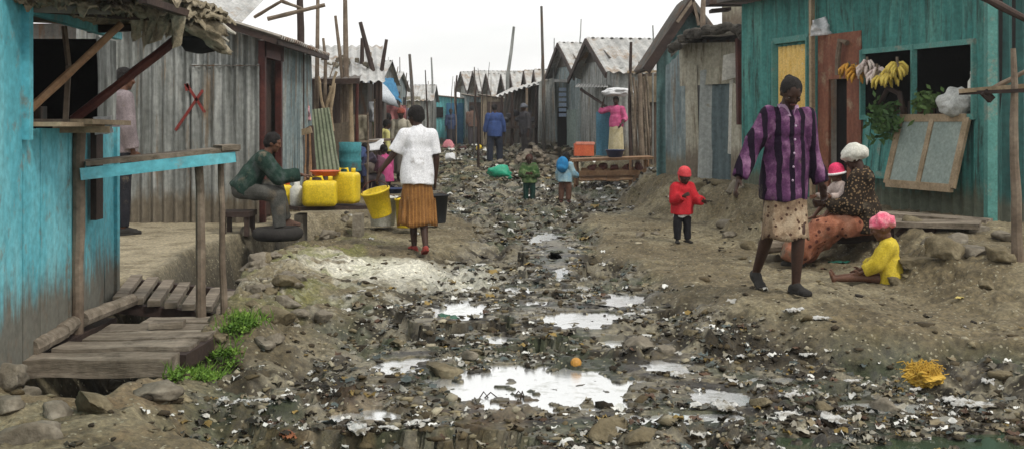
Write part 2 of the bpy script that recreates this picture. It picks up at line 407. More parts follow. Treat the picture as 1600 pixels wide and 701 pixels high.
def srgb(r, g, b):
    f = lambda c: ((c / 255 + .055) / 1.055) ** 2.4 if c > 10 else c / 255 / 12.92
    return np.array([f(r), f(g), f(b)])
ys = [3.3]
while ys[-1] < 75: ys.append(ys[-1] + max(.011, ys[-1] * .0029))
ys = np.array(ys + [85, 100, 130, 180, 260, 400, 700, 1500])
ys = np.concatenate([[-30, -8, 0, 2.2], ys])
xs = np.concatenate([[-900, -300, -120, -60, -30, -18, -12, -9, -7.5, -6.5, -6, -5.5], np.arange(-5, -3.2, .06), np.arange(-3.2, 3.6, .0165), np.arange(3.6, 6.2, .04), [6.5, 7, 8, 10, 14, 20, 30, 60, 120, 300, 900]])
GX, GY = np.meshgrid(xs, ys)
GZ = H(GX, GY)
nx, ny = len(xs), len(ys)
me = bpy.data.meshes.new('ground')
V = np.stack([GX, GY, GZ], -1).reshape(-1, 3)
i, j = np.meshgrid(np.arange(nx - 1), np.arange(ny - 1)); a = (j * nx + i).ravel()
F = np.stack([a, a + 1, a + nx + 1, a + nx], -1)
me.vertices.add(len(V)); me.vertices.foreach_set('co', V.ravel())
me.loops.add(F.size); me.loops.foreach_set('vertex_index', F.ravel().astype(np.int32))
me.polygons.add(len(F)); me.polygons.foreach_set('loop_start', np.arange(0, F.size, 4, dtype=np.int32)); me.polygons.foreach_set('loop_total', np.full(len(F), 4, np.int32))
me.update(calc_edges=True); me.shade_smooth()
m_ = zones(GX, GY)
c = np.zeros((ny, nx, 3))
dry = srgb(100, 90, 68); dry2 = srgb(124, 115, 91); mud = srgb(44, 38, 26); mud2 = srgb(76, 67, 47); ash = srgb(205, 203, 188); conc = srgb(150, 140, 116); alg = srgb(62, 72, 50); dark = srgb(30, 27, 21)
def blend(c, col, k): return c * (1 - k[..., None]) + col * k[..., None]
n1 = fbm(GX, GY, 1.7, 4, off=21); n2 = fbm(GX, GY, 7, 4, off=31); n3 = fbm(GX, GY, 22, 3, off=41)
c = c + dry; c = blend(c, dry2, sst(.42, .68, n1)); c = blend(c, mud2, .7 * sst(.52, .7, n2))
mm = np.clip(m_ * 1.15, 0, 1)
cm = np.zeros_like(c) + mud; cm = blend(cm, mud2, sst(.4, .6, n2)); cm = blend(cm, dark, sst(.5, .68, n3) * .75); cm = blend(cm, dry2, sst(.55, .66, n3 * .4 + n2 * .6) * .9); cm = blend(cm, srgb(150, 143, 122), sst(.52, .62, fbm(GX, GY * 1.6, 4.5, 4, off=81)) * .6)  # wet and dried mud tones, contrast raised in place of weak relief shading
cm = blend(cm, alg, .6 * sst(.52, .62, fbm(GX, GY, 2.3, 3, off=51)))
c = c * (1 - mm[..., None]) + cm * mm[..., None]
ka = np.exp(-(((GX + 1.05) / .95) ** 4) - (((GY - 10.6) / .75) ** 4)) * sst(.28, .46, n2 * .6 + n1 * .4); c = blend(c, ash, ka)
kl = np.exp(-(((GX + 1.2) / 1.3) ** 4) - (((GY - 9.4) / 1.2) ** 4)) * sst(.5, .62, n3 * .5 + n2 * .5); c = blend(c, ash * .75, kl * .55)
dxx = np.interp(GY, _DY, _DX)
kc = sst(.0, -.2, GX - dxx) * sst(8.6, 8.9, GY) * (1 - sst(16, 17, GY)); c = blend(c, conc, kc * .9); c = blend(c, srgb(104, 94, 72), kc * .8 * sst(.45, .62, n1 * .5 + n2 * .5))
kd = (1 - sst(.2, .5, np.abs(GX - dxx))) * sst(5.2, 6, GY) * (1 - sst(14.2, 15.3, GY)); c = blend(c, dark, kd * .85)
kg = sst(.5, .62, fbm(GX, GY, 3, 3, off=61)) * np.exp(-((GX + 1.9) / .5) ** 2) * sst(7, 9, GY) * (1 - sst(12, 15, GY)); c = blend(c, srgb(104, 108, 52), kg * .7)
kr = sst(.60, .68, fbm(GX, GY, 1.9, 4, off=71)) * (GY < 6.2); c = blend(c, srgb(112, 84, 56), kr * .3)
wetv = np.clip(.95 * mm * sst(.40, .6, n2) * (GY < 24), 0, 1)
for (cx, cy, rx, ry, lv) in PUD:
    e = np.sqrt(((GX - cx) / rx) ** 2 + ((GY - cy) / ry) ** 2); wetv = np.maximum(wetv, sst(2.2, 1.1, e))
c = c * (1 - .3 * wetv[..., None])
ca = me.color_attributes.new('gcol', 'FLOAT_COLOR', 'POINT')
ca.data.foreach_set('color', np.concatenate([c.reshape(-1, 3), wetv.reshape(-1, 1)], 1).astype(np.float32).ravel())
gm = bpy.data.materials.new('trodden_earth'); gm.use_nodes = True; t = gm.node_tree; b = t.nodes['Principled BSDF']
at_ = t.nodes.new('ShaderNodeAttribute'); at_.attribute_name = 'gcol'; tcc = t.nodes.new('ShaderNodeTexCoord')
fn = _noise(t, tcc.outputs['Object'], 26, 8, .75); fr = _ramp(t, [(.22, .21, .20), (1, 1, 1), (2.0, 1.95, 1.85)], .28, .74); t.links.new(fn.outputs[0], fr.inputs[0])
cc = _mix(t, 1.0, at_.outputs['Color'], fr.outputs[0], 'MULTIPLY')
vo = t.nodes.new('ShaderNodeTexVoronoi'); vo.inputs['Scale'].default_value = 75; t.links.new(tcc.outputs['Object'], vo.inputs['Vector'])
sp_ = t.nodes.new('ShaderNodeSeparateColor'); t.links.new(vo.outputs['Color'], sp_.inputs[0])
gt = t.nodes.new('ShaderNodeMath'); gt.operation = 'GREATER_THAN'; gt.inputs[1].default_value = .972; t.links.new(sp_.outputs[0], gt.inputs[0])
cc = _mix(t, gt.outputs[0], cc, tuple(srgb(140, 134, 112)))
t.links.new(cc, b.inputs['Base Color'])
mr = t.nodes.new('ShaderNodeMapRange'); t.links.new(at_.outputs['Alpha'], mr.inputs[0]); mr.inputs[3].default_value = .95; mr.inputs[4].default_value = .30; t.links.new(mr.outputs[0], b.inputs['Roughness'])
bn = _noise(t, tcc.outputs['Object'], 40, 8, .7); bu = t.nodes.new('ShaderNodeBump'); bu.inputs['Strength'].default_value = .7; bu.inputs['Distance'].default_value = .02
t.links.new(bn.outputs[0], bu.inputs['Height']); t.links.new(bu.outputs[0], b.inputs['Normal'])
me.materials.append(gm)
ground = bpy.data.objects.new('ground', me); COL.objects.link(ground); ground['kind'] = 'structure'

wm = bpy.data.materials.new('pale_mirror_water'); wm.use_nodes = True; b = wm.node_tree.nodes['Principled BSDF']  # bright sky reflection put into a pale metallic colour; the blotches are scum
b.inputs['Base Color'].default_value = (.80, .81, .80, 1); b.inputs['Metallic'].default_value = .8; b.inputs['Roughness'].default_value = .2; _t = wm.node_tree; _c = _t.nodes.new('ShaderNodeTexCoord'); _n = _noise(_t, _c.outputs['Object'], 5, 6, .7); _r = _ramp(_t, [(.50, .50, .45), (.86, .87, .86)], .32, .44); _t.links.new(_n.outputs[0], _r.inputs[0]); _t.links.new(_r.outputs[0], b.inputs['Base Color'])
t = wm.node_tree; tcc = t.nodes.new('ShaderNodeTexCoord'); bn = _noise(t, tcc.outputs['Object'], 14, 3); bu = t.nodes.new('ShaderNodeBump'); bu.inputs['Strength'].default_value = .12; bu.inputs['Distance'].default_value = .01
t.links.new(bn.outputs[0], bu.inputs['Height']); t.links.new(bu.outputs[0], b.inputs['Normal'])
wg = bpy.data.materials.new('green_water'); wg.use_nodes = True; b = wg.node_tree.nodes['Principled BSDF']
b.inputs['Base Color'].default_value = (.06, .085, .05, 1); b.inputs['Roughness'].default_value = .12; b.inputs['Metallic'].default_value = .35
for k, (cx, cy, rx, ry, lv) in enumerate(PUD):
    mb = MB(); n = 40; ring = [(cx + 1.75 * rx * math.cos(q * 2 * math.pi / n), cy + 1.75 * ry * math.sin(q * 2 * math.pi / n), lv) for q in range(n)]
    mb.add(ring + [(x, y, lv - .3) for x, y, _ in ring], [tuple(range(n)), tuple(range(n, 2 * n))[::-1]] + [(q, q + n, (q + 1) % n + n, (q + 1) % n) for q in range(n)])
    one(mb, 'puddle', wg if k == 11 else wm, None, None, kind='structure')

# ------------------------------------------------------------------ rubble and litter
def pmask(x, y):
    k = np.ones_like(x)
    for (cx, cy, rx, ry, lv) in PUD[:11] + PUD[12:]: k = k * sst(.7, 1.3, np.sqrt(((x - cx) / rx) ** 2 + ((y - cy) / ry) ** 2))
    return .06 + .94 * k
def icos():
    import bmesh
    bm = bmesh.new(); bmesh.ops.create_icosphere(bm, subdivisions=1, radius=1); v = np.array([x.co[:] for x in bm.verts]); f = np.array([[q.index for q in g.verts] for g in bm.faces]); bm.free(); return v, f
IV, IF = icos()
def rand_pts(n, ymin, ymax, mask, xmin=-2.6, xmax=3.4):
    out = []
    while len(out) < n:
        k = 4000
        y = ymin * (ymax / ymin) ** rng.random(k); px = rng.uniform(-60, 1660, k); x = (px - 800) / 1716 * y
        mk = mask(x, y); ok = (rng.random(k) < mk) & (x > xmin) & (x < xmax + (y < 8) * 1.2)
        out += list(zip(x[ok], y[ok]))
    return np.array(out[:n])
PAL = np.array([srgb(*q) for q in [(80, 69, 49), (104, 92, 67), (60, 51, 36), (134, 124, 98), (42, 35, 24), (66, 57, 41), (78, 69, 51), (160, 152, 130)]])
PALL = np.array([srgb(*q) for q in [(150, 148, 138), (120, 116, 102), (104, 104, 96), (222, 222, 216), (96, 92, 78), (132, 120, 95), (78, 82, 76), (62, 54, 42), (84, 94, 92), (56, 48, 36), (112, 104, 84), (70, 64, 50), (48, 44, 36), (165, 160, 145), (140, 118, 66), (88, 66, 50), (190, 188, 180), (112, 106, 92)]])
def stuff_mesh(name, Vs, Fs, Cs, mat_):
    me = bpy.data.meshes.new(name); V = np.concatenate(Vs); F = np.concatenate(Fs)
    k = F.shape[1]
    me.vertices.add(len(V)); me.vertices.foreach_set('co', V.ravel()); me.loops.add(F.size); me.loops.foreach_set('vertex_index', F.ravel().astype(np.int32))
    me.polygons.add(len(F)); me.polygons.foreach_set('loop_start', np.arange(0, F.size, k, dtype=np.int32)); me.polygons.foreach_set('loop_total', np.full(len(F), k, np.int32)); me.update(calc_edges=True)
    ca = me.color_attributes.new('col', 'FLOAT_COLOR', 'POINT'); C = np.concatenate(Cs); ca.data.foreach_set('color', np.concatenate([C, np.ones((len(C), 1))], 1).astype(np.float32).ravel())
    me.materials.append(mat_); o = bpy.data.objects.new(name, me); COL.objects.link(o); return o
stuff_mat = pm('mixed_bits', [(.75, .75, .75), (1.2, 1.2, 1.2)], 20, rough=.85, attr='col', bump=.4)
scrap_mat = pm('scrap_sheet', [(.85, .85, .85), (1.15, 1.15, 1.15)], 20, rough=.6, attr='col', bump=.2)
def mk_rub(x, y): return (.10 + .90 * zones(x, y) * (.12 + .88 * sst(.40, .58, fbm(x, y, 1.7, 3, off=33)))) * pmask(x, y)
pts = rand_pts(6500, 4.3, 45, mk_rub)
Vs, Fs, Cs = [], [], []; z = H(pts[:, 0], pts[:, 1]); o = 0
for q in range(len(pts)):
    s = .007 + .022 * rng.random() ** 3 + (.022 * rng.random() if rng.random() < .10 else 0); s *= 1 + max(0, pts[q, 1] - 9) * .09
    v = IV * (1 + (rng.random((len(IV), 1)) - .5) * 1.15) * s * np.array([1.3, .9, .55]) * (.7 + .6 * rng.random(3))
    th = rng.random() * 6.28; cth, sth = math.cos(th), math.sin(th); v = v @ np.array([[cth, -sth, 0], [sth, cth, 0], [0, 0, 1]]).T
    Vs.append(v + np.array([pts[q, 0], pts[q, 1], z[q] + s * .15])); Fs.append(IF + o); o += len(IV)
    Cs.append(np.tile(PAL[rng.integers(len(PAL))] * (.7 + .5 * rng.random()), (len(IV), 1)))
tag(stuff_mesh('rubble', Vs, Fs, Cs, stuff_mat), 'small stones and mud clods scattered over the dirt lane', 'rubble', kind='stuff')
gi, gj = np.meshgrid(np.arange(3), np.arange(3)); QF = np.array([(a_ * 4 + b_, a_ * 4 + b_ + 1, (a_ + 1) * 4 + b_ + 1, (a_ + 1) * 4 + b_) for a_ in range(3) for b_ in range(3)])
def crumple(s, asp, hgt):
    u, v_ = np.meshgrid(np.linspace(-1, 1, 4), np.linspace(-1, 1, 4)); p = np.stack([u * s, v_ * s * asp, rng.random((4, 4)) * hgt * s], -1) + (rng.random((4, 4, 3)) - .5) * s * .45
    th = rng.random() * 6.28; cth, sth = math.cos(th), math.sin(th)
    return p.reshape(-1, 3) @ np.array([[cth, -sth, 0], [sth, cth, 0], [0, 0, 1]]).T
pts = rand_pts(7500, 4.3, 50, lambda x, y: pmask(x, y) * (.015 + .985 * zones(x, y) ** 2) * (.25 + .75 * sst(.42, .6, fbm(x, y, 1.3, 3, off=91))))
Vs, Fs, Cs = [], [], []; z = H(pts[:, 0], pts[:, 1]); o = 0
for q in range(len(pts)):
    s = (.009 + .024 * rng.random() ** 2.2) * (1 + max(0, pts[q, 1] - 7) * .11)
    v = crumple(s, .3 + .6 * rng.random(), .9) + np.array([pts[q, 0], pts[q, 1], z[q] + .004]); Vs.append(v); Fs.append(QF + o); o += 16
    dim = .6 + .45 * rng.random(); wts = 3 if rng.random() < .06 else rng.integers(len(PALL)); Cs.append(np.tile(PALL[wts] * dim, (16, 1)))
tag(stuff_mesh('litter', Vs, Fs, Cs, scrap_mat), 'scraps of plastic and paper trodden into the mud', 'litter', kind='stuff')

stone_m2 = pm('earthy_stone', [tuple(srgb(80, 72, 54)), tuple(srgb(112, 102, 80)), tuple(srgb(142, 132, 108))], 5, rough=.95, bump=.9)
def rock(c, s, flat=.6, name='stone', m=None, label='rough grey brown stone half sunk in the dirt of the lane', group='stones in the lane', cat='stone', sq=(1, 1)):
    if m is None and name == 'stone': m = stone_m2 if random.random() < .5 else stone_m
    import bmesh
    bm = bmesh.new(); bmesh.ops.create_icosphere(bm, subdivisions=3, radius=1); v = np.array([q.co[:] for q in bm.verts]); f = [tuple(q.index for q in g.verts) for g in bm.faces]; bm.free()
    of = rng.random(3) * 20
    v = v * (1 + .75 * noise3(v + of, 1.3) + .35 * noise3(v + of, 3.1))[:, None]; v = np.sign(v) * np.abs(v) ** .8; q_ = rng.normal(size=(9, 3)); q_ /= np.linalg.norm(q_, axis=1)[:, None]
    for pl in q_:
        dd_ = v @ pl; lim = rng.uniform(.4, .75); v = v - np.maximum(0, dd_ - lim)[:, None] * pl * .92
    v = v + v * (noise3(v + of, 7) * .22 + noise3(v + of, 16) * .1)[:, None]
    th = rng.random() * 6.28; Rm = np.array([[math.cos(th), -math.sin(th), 0], [math.sin(th), math.cos(th), 0], [0, 0, 1]])
    v = v * np.array([s * sq[0], s * sq[1], s * flat]); v = v @ Rm.T
    mb = MB().add(v + np.array([c[0], c[1], c[2] + s * flat * .35]), f)
    return one(mb, name, m or stone_m, label, cat, group, smooth=True)
def gpt(px, py, z0=0.0):
    Y = 1716 * (1.4 - z0) / (py - 190)
    for _ in range(6):
        X = (px - 800) / 1716 * Y; Y = .5 * Y + .5 * 1716 * (1.4 - hz(X, Y)) / (py - 190)
    return ((px - 800) / 1716 * Y, Y, hz((px - 800) / 1716 * Y, Y))
STN = [(690, 580, .13), (735, 560, .09), (745, 552, .07), (960, 680, .13), (1000, 690, .08), (1290, 640, .05), (1380, 640, .10), (1190, 632, .07), (430, 510, .15), (500, 500, .10), (470, 492, .09), (395, 470, .07),
       (420, 458, .06), (445, 470, .08), (380, 452, .07), (410, 440, .06), (1000, 545, .11), (1040, 550, .09), (1080, 520, .05), (620, 542, .06), (560, 470, .05), (1000, 368, .10), (1025, 365, .07), (1560, 600, .06),
       (1440, 420, .16), (1420, 400, .12), (1480, 430, .18), (1520, 400, .15), (1560, 410, .14), (1500, 380, .12), (1460, 385, .12), (1540, 450, .12), (1400, 445, .09), (1570, 375, .16), (1170, 385, .12), (1140, 370, .10), (1200, 350, .1),
       (300, 580, .06), (260, 575, .09), (180, 610, .10), (150, 640, .12), (90, 650, .10), (250, 620, .12), (60, 690, .14), (340, 525, .06), (410, 540, .1), (430, 535, .08), (520, 360, .07), (490, 375, .07), (455, 392, .07), (430, 405, .06), (405, 420, .06),
       (1090, 285, .16), (1120, 290, .14), (1150, 300, .2), (1135, 320, .16), (1075, 280, .12), (1030, 300, .1), (20, 600, .09), (35, 570, .08), (8, 640, .1)]
for (px, py, s) in STN:
    rock(gpt(px, py), s, random.uniform(.45, .7), sq=(random.uniform(.9, 1.3), random.uniform(.7, 1)))
for k in range(46):
    t_ = (k + random.random()) / 46; q = gpt(384 + 176 * t_ + random.uniform(-12, 10), 424 - 80 * t_ + random.uniform(-6, 9)); rock(q, random.uniform(.05, .13), random.uniform(.4, .8))
for k in range(16):
    q = gpt(random.uniform(366, 470), random.uniform(430, 505)); rock(q, random.uniform(.04, .11), random.uniform(.4, .7))
def scrap(p, s, m, label, cat='plastic scrap', name='plastic_scrap', group=None, asp=.6, n=12, hgt=.5):
    u = np.linspace(-1, 1, n); U, W = np.meshgrid(u, u); r_ = 1 + 1.3 * (fbm(U + p[0] * 7, W + p[1] * 5, 1.8, 4) - .5); asp = asp * random.uniform(.45, 1.1)
    P = np.stack([U * s * r_, W * s * asp * r_, hgt * s * (fbm(U + p[0] * 9, W + p[1], 2.2, 3, True) - .3)], -1)
    ed = (np.abs(U) + np.abs(W)) > 1.45; P[ed] *= .8
    th = random.random() * 3; Rm = np.array([[math.cos(th), -math.sin(th), 0], [math.sin(th), math.cos(th), 0], [0, 0, 1]])
    P = P @ Rm.T + np.array([p[0], p[1], p[2] + .01])
    return one(MB().grid(P, (0, 0, -.003)), name, m, label, cat, group, smooth=True)
paper = pm('white_scrap', [(.36, .36, .34), (.72, .72, .70)], 14, rough=.6, bump=.3, grime=((.16, .14, .10), 9, .53))
for (px, py, s) in [(800, 342, .11), (790, 350, .08), (1240, 490, .09), (1280, 500, .06), (1235, 622, .07), (1265, 568, .07), (720, 508, .07), (770, 486, .06), (995, 495, .08), (1010, 488, .07), (545, 465, .05), (565, 458, .05),
                    (830, 690, .05), (380, 632, .06), (350, 628, .05), (410, 628, .05), (1430, 612, .05), (1545, 605, .07), (1500, 632, .09), (1530, 638, .08), (1110, 525, .06), (1060, 588, .06), (700, 285, .12), (715, 300, .1), (760, 262, .14), (640, 480, .05),
                    (1080, 610, .08), (1130, 640, .1), (1160, 560, .05), (880, 345, .1), (930, 330, .1), (905, 350, .07), (960, 315, .12), (1420, 690, .06), (650, 690, .07), (560, 690, .09), (600, 685, .06), (1300, 660, .1), (1230, 650, .08), (1330, 605, .05), (810, 460, .07), (800, 470, .05), (985, 325, .1)]:
    scrap(gpt(px, py), s, paper, 'crumpled white scrap of plastic or paper on the dirt lane', group='white scraps on the lane')
scrap(gpt(112, 612), .13, pm('grey_bag', [(.16, .18, .19), (.32, .34, .35)], 6, rough=.4), 'grey plastic bag lying in the ditch under the plank bridge', 'plastic bag', 'plastic_bag')
scrap(gpt(700, 500), .1, pm('green_scrap', [(.02, .08, .05), (.05, .14, .09)], 6, rough=.5), 'dark green rag beside the small puddle in the muddy middle', 'rag', 'rag')
scrap(gpt(1312, 412), .09, pm('sea_green_scrap', [(.05, .28, .19), (.09, .36, .26)], 6, rough=.5), 'pale green bag scrap on the ground before the seated woman', 'plastic scrap', 'plastic_scrap')
scrap(gpt(450, 686), .07, pm('rust_rag', [(.2, .07, .03), (.28, .11, .05)], 6), 'rust coloured rag at the near edge of the lane', 'rag', 'rag')
scrap(gpt(1500, 472), .05, pm('yellow_peel', [(.5, .4, .12), (.62, .52, .2)], 6), 'pale yellow peelings on the dirt before the rubble bank', 'peelings', 'peelings')
p = list(gpt(900, 584)); p[2] = max(p[2], -.10); mb = MB().ell((p[0], p[1], p[2] + .012), (.034, .034, .032))
one(mb, 'orange', pm('orange_rind', [(.42, .19, .03), (.52, .28, .06)], 8, rough=.5), 'round orange fruit at the back edge of the large puddle', 'orange', smooth=True)
# yellow netting bundle
p = gpt(1455, 600); mb = MB()
_v = IV
import bmesh as _bm
_b = _bm.new(); _bm.ops.create_icosphere(_b, subdivisions=4, radius=1); _v = np.array([q.co[:] for q in _b.verts]); _f = [tuple(q.index for q in g.verts) for g in _b.faces]; _b.free()
_v = _v * (1 + .8 * noise3(_v + 8, 2.2) + .5 * noise3(_v + 2, 6) + .3 * noise3(_v + 5, 14))[:, None]
mb.add(_v * np.array([.10, .09, .05]) + np.array([p[0] - .04, p[1], p[2] + .04]), _f)
for k in range(260):
    th = random.uniform(0, math.pi); l_ = random.uniform(.04, .09); a0 = Vector(p) + Vector((random.uniform(-.11, .03), random.uniform(-.07, .07), random.uniform(.0, .08)))
    b0 = a0 + Vector((math.cos(th) * l_, math.sin(th) * l_ * .6, random.uniform(.0, .05))); md = (a0 + b0) / 2 + Vector((0, 0, random.uniform(.01, .05)))
    mb.tube([a0, md, b0], .0028, 4)
one(mb, 'net_bundle', pm('yellow_net', [(.42, .25, .03), (.62, .40, .07)], 12), 'tangled bundle of yellow netting on the litter at the lower right', 'netting')
# reeds in the big puddle
for (px, py, dx_, dy_) in [(745, 622, .07, .07), (752, 620, .1, .03), (790, 628, .03, -.07), (800, 618, .07, .03), (812, 622, .03, .08), (820, 620, -.03, -.04)]:
    q = (px - 800) / 1716 * 6.1; Yq = 1716 * 1.49 / (py - 190); q = (px - 800) / 1716 * Yq
    mb = MB().tube([(q, Yq, -.11), (q + dx_ * .5, Yq + dy_, -.07), (q + dx_, Yq + dy_ * .5, -.105)], .004, 5)
    one(mb, 'twig', wood_dark, 'thin dark twig bent over in the large puddle', 'twig', 'twigs in the large puddle')
# grass
mb = MB(); cl_ = [(-1.80 + .06 * t_ + random.gauss(0, .05), 5.86 + 1.45 * t_ + random.gauss(0, .06)) for t_ in [random.random() ** 1.2 for _ in range(30)]]
clz = H(np.array([q[0] for q in cl_]), np.array([q[1] for q in cl_]))
for k in range(5200):
    ci_ = random.randrange(len(cl_)); x0, y0 = cl_[ci_]; z0 = clz[ci_]; x0 += random.gauss(0, .026); y0 += random.gauss(0, .045); 
    p_ = Vector((x0, y0, z0 + random.uniform(.0, .038))); d_ = Vector((random.gauss(0, 1), random.gauss(0, 1), random.uniform(-.2, 1))).normalized() * random.uniform(.012, .028); s_ = d_.cross(Vector((.3, .2, 1))).normalized() * random.uniform(.006, .011)
    mb.add([p_, p_ + d_ * .5 + s_, p_ + d_, p_ + d_ * .5 - s_], [(0, 1, 2, 3)])
for k in range(420):
    x0, y0 = random.choice(cl_); x0 += random.gauss(0, .05); y0 += random.gauss(0, .07); z0 = clz[0] + .0; z0 = float(np.interp(y0, [q[1] for q in sorted(cl_, key=lambda a: a[1])], [z_ for _, z_ in sorted(zip([q[1] for q in cl_], clz))]))
    lx, ly, hh = random.gauss(0, .025), random.gauss(0, .02), random.uniform(.05, .11); mb.add([(x0 - .003, y0, z0), (x0 + .003, y0, z0), (x0 + lx + .003, y0 + ly, z0 + hh * .6), (x0 + 2 * lx, y0 + 2 * ly, z0 + hh), (x0 + lx - .003, y0 + ly, z0 + hh * .6)], [(0, 1, 2, 3, 4)])
o = one(mb, 'weeds', pm('weed_green', [(.045, .11, .012), (.11, .21, .025), (.22, .33, .05)], 9, rough=.7, bump=0), 'bright green weeds growing along the end of the plank bridge', 'weeds', kind='stuff')
# ================================================================== LEFT SIDE
# ---- blue shack (nearest, left)
def WL(y, z, off=0.0):            # a point on the blue wall; off > 0 towards the lane
    return (-2.69 - .102 * (y - 6.11) + off, y, z)
bs = thing('blue_shack', 'cyan painted plank shack with open serving hatch at the left edge', 'shack', (-2.8, 6.2, .05))
mb = MB()
mb.planks(WL(3.4, .0), WL(6.02, .0), WL(6.02, 2.3), WL(3.4, 2.3), 9, jit=.004, thick=.03)
mb.planks(WL(6.03, .03), WL(7.97, .1), WL(7.97, 1.36), WL(6.03, 1.36), 7, jit=.006, thick=.03)
put(mb, 'wall', cyan_paint, bs)
mb = MB().corr(WL(7.5, 1.38), WL(7.97, 1.38), WL(7.97, 1.98), WL(7.5, 1.98), .09, .01); put(mb, 'tin_panel', zinc, bs, 'grey tin panel above the far end of the wall')
mb = MB(); mb.beam(WL(6.03, 1.3, .02), WL(6.03, 2.05, .02), .05, .045); mb.beam(WL(7.97, .08, .0), WL(7.97, 1.36, .0), .05, .05); mb.beam(WL(6.0, 2.02, .02), WL(7.99, 2.02, .02), .05, .05)
put(mb, 'hatch_frame', cyan_paint, bs)
mb = MB(); mb.beam(WL(6.85, 1.38, -.02), WL(6.95, 1.75, -.03), .03, .03); mb.beam(WL(6.95, 1.75, -.03), WL(6.92, 2.0, -.05), .025, .025); put(mb, 'upright_stick', wood, bs)
mb = MB(); mb.box((-4.3, 6.0, 1.0), (.03, 5.2, 2.1)); mb.box((-3.5, 8.0, 1.0), (1.1, .03, 2.0)); mb.box((-3.5, 3.5, 1.1), (1.1, .03, 2.1)); put(mb, 'inner_wall', black_m, bs)  # inner walls coloured black to hold the shade behind the hatch
mb = MB().corr((-4.5, 3.3, 2.22), (-4.5, 8.1, 2.16), (-2.62, 8.1, 2.1), (-2.5, 3.3, 2.28), .1, .012); put(mb, 'roof', roof_rust, bs)
mb = MB(); mb.box((-3.05, 6.7, 1.40), (.5, 1.5, .03)); put(mb, 'sill_shelf', wood, bs)
mb = MB()
mb.beam(WL(6.1, 1.385, .10), WL(6.9, 1.38, .13), .16, .025); mb.beam(WL(6.5, 1.40, .18), WL(7.35, 1.39, .2), .13, .03); mb.beam(WL(6.7, 1.35, -.05), WL(6.8, 1.35, .27), .05, .04)
put(mb, 'counter_ledge', wood_pale, bs, 'pale broken ledge boards')
mb = MB().pole((-2.745, 6.93, .05), (-2.74, 6.95, 1.37), .038, .036, .004, 10); put(mb, 'corner_post', wood, bs)
for k in range(7):
    h_ = random.uniform(.06, .15); one(MB().box((-3.0 - random.random() * .15, 6.2 + k * .17, 1.415 + h_ / 2), (.1, .1, h_)), 'stored_box', wood_dark if k % 2 else zinc_dark, 'dark box stored on the shelf inside the hatch of the cyan shack', 'box', 'boxes inside the hatch')
# awning
aw = thing('awning', 'ragged awning of sacking over the hatch of the cyan shack with a sagging bundle', 'awning', (-2.3, 6.8, 2.0))
def ragged(A, B, C, D, nu, nv, amp, f, thick, off):
    G = bilin(A, B, C, D, nu, nv); G[..., 2] += amp * (fbm(G[..., 0] + off, G[..., 1], f, 4, True) - .5); return G
mb = MB()
mb.grid(ragged((-2.75, 5.7, 2.08), (-1.98, 5.9, 2.14), (-1.93, 7.3, 2.1), (-2.85, 7.6, 2.05), 26, 34, .16, 5, 0, 3), (0, 0, -.03))
def rag(x0, y0, z0, s_, drop=.5):
    n = 9; U, W_ = np.meshgrid(np.linspace(-1, 1, n), np.linspace(-1, 1, n)); o1 = random.random() * 50
    P = np.stack([U * s_, W_ * s_ * .8, s_ * .9 * (fbm(U + o1, W_ - o1, 1.7, 3, True) - .5) - drop * s_ * (U ** 2 + W_ ** 2) * .5], -1) + (rng.random((n, n, 3)) - .5) * s_ * .16
    a = random.random() * 6.28; Rz = np.array([[math.cos(a), -math.sin(a), 0], [math.sin(a), math.cos(a), 0], [0, 0, 1]])
    mb.grid(P @ Rz.T + np.array([x0, y0, z0]), (0, 0, -.012))
for k in range(95):
    t_ = random.random(); rag(-2.75 + .86 * t_, 5.98 + 1.0 * t_ + random.uniform(-.16, .2), 2.09 + random.uniform(-.03, .05), random.uniform(.05, .11), random.uniform(.2, .9))
for k in range(16):
    x0 = -2.35 + .4 * random.random(); y0 = 6.9 + random.uniform(-.3, .2); l_ = random.uniform(.05, .2)
    mb.quad((x0, y0, 2.03 - l_), (x0 + .05, y0 + .02, 2.03 - l_ * .8), (x0 + .07, y0, 2.06), (x0 - .02, y0, 2.06), .008, 4, 5, .008)
o = put(mb, 'sacking', sacking, aw)
mb = MB(); mb.beam((-2.78, 6.0, 2.04), (-1.98, 6.95, 2.04), .05, .06); mb.beam((-2.85, 7.4, 2.02), (-1.95, 7.1, 2.03), .04, .05); mb.beam((-2.0, 5.95, 2.06), (-1.96, 7.3, 2.05), .045, .04)
put(mb, 'rafter', wood_dark, aw)
mb = MB(); mb.beam((-2.74, 6.0, 2.02), (-2.3, 6.3, 2.035), .02, .045); put(mb, 'front_board', cyan_paint, aw)
v, f = IV, IF
import bmesh
bm = bmesh.new(); bmesh.ops.create_icosphere(bm, subdivisions=4, radius=1); v = np.array([q.co[:] for q in bm.verts]); f = [tuple(q.index for q in g.verts) for g in bm.faces]; bm.free()
dn = noise3(v + 3.3, 1.6) * .9 + noise3(v * np.array([1, 1, 2.0]) + 7, 4) * .35
v1 = v * (1 + dn)[:, None] * np.array([.20, .15, .085]); q = Matrix.Rotation(R(32), 3, 'Y')
v1 = v1 @ np.array(q).T + np.array([-1.97, 6.95, 1.98])
mb = MB().add(v1, f); mb.ell((-2.1, 6.9, 2.08), (.12, .1, .04)); put(mb, 'sagging_bundle', sacking, aw, smooth=True)
mb = MB(); mb.lathe([(.02, -.1), (.09, -.085), (.13, -.03), (.135, 0), (.12, 0)], (-1.98, 6.97, 1.93), 20); put(mb, 'underside_shade', black_m, aw, 'black rounded shape as shade under the bundle', smooth=True)  # shade under the bundle put in as a black shape
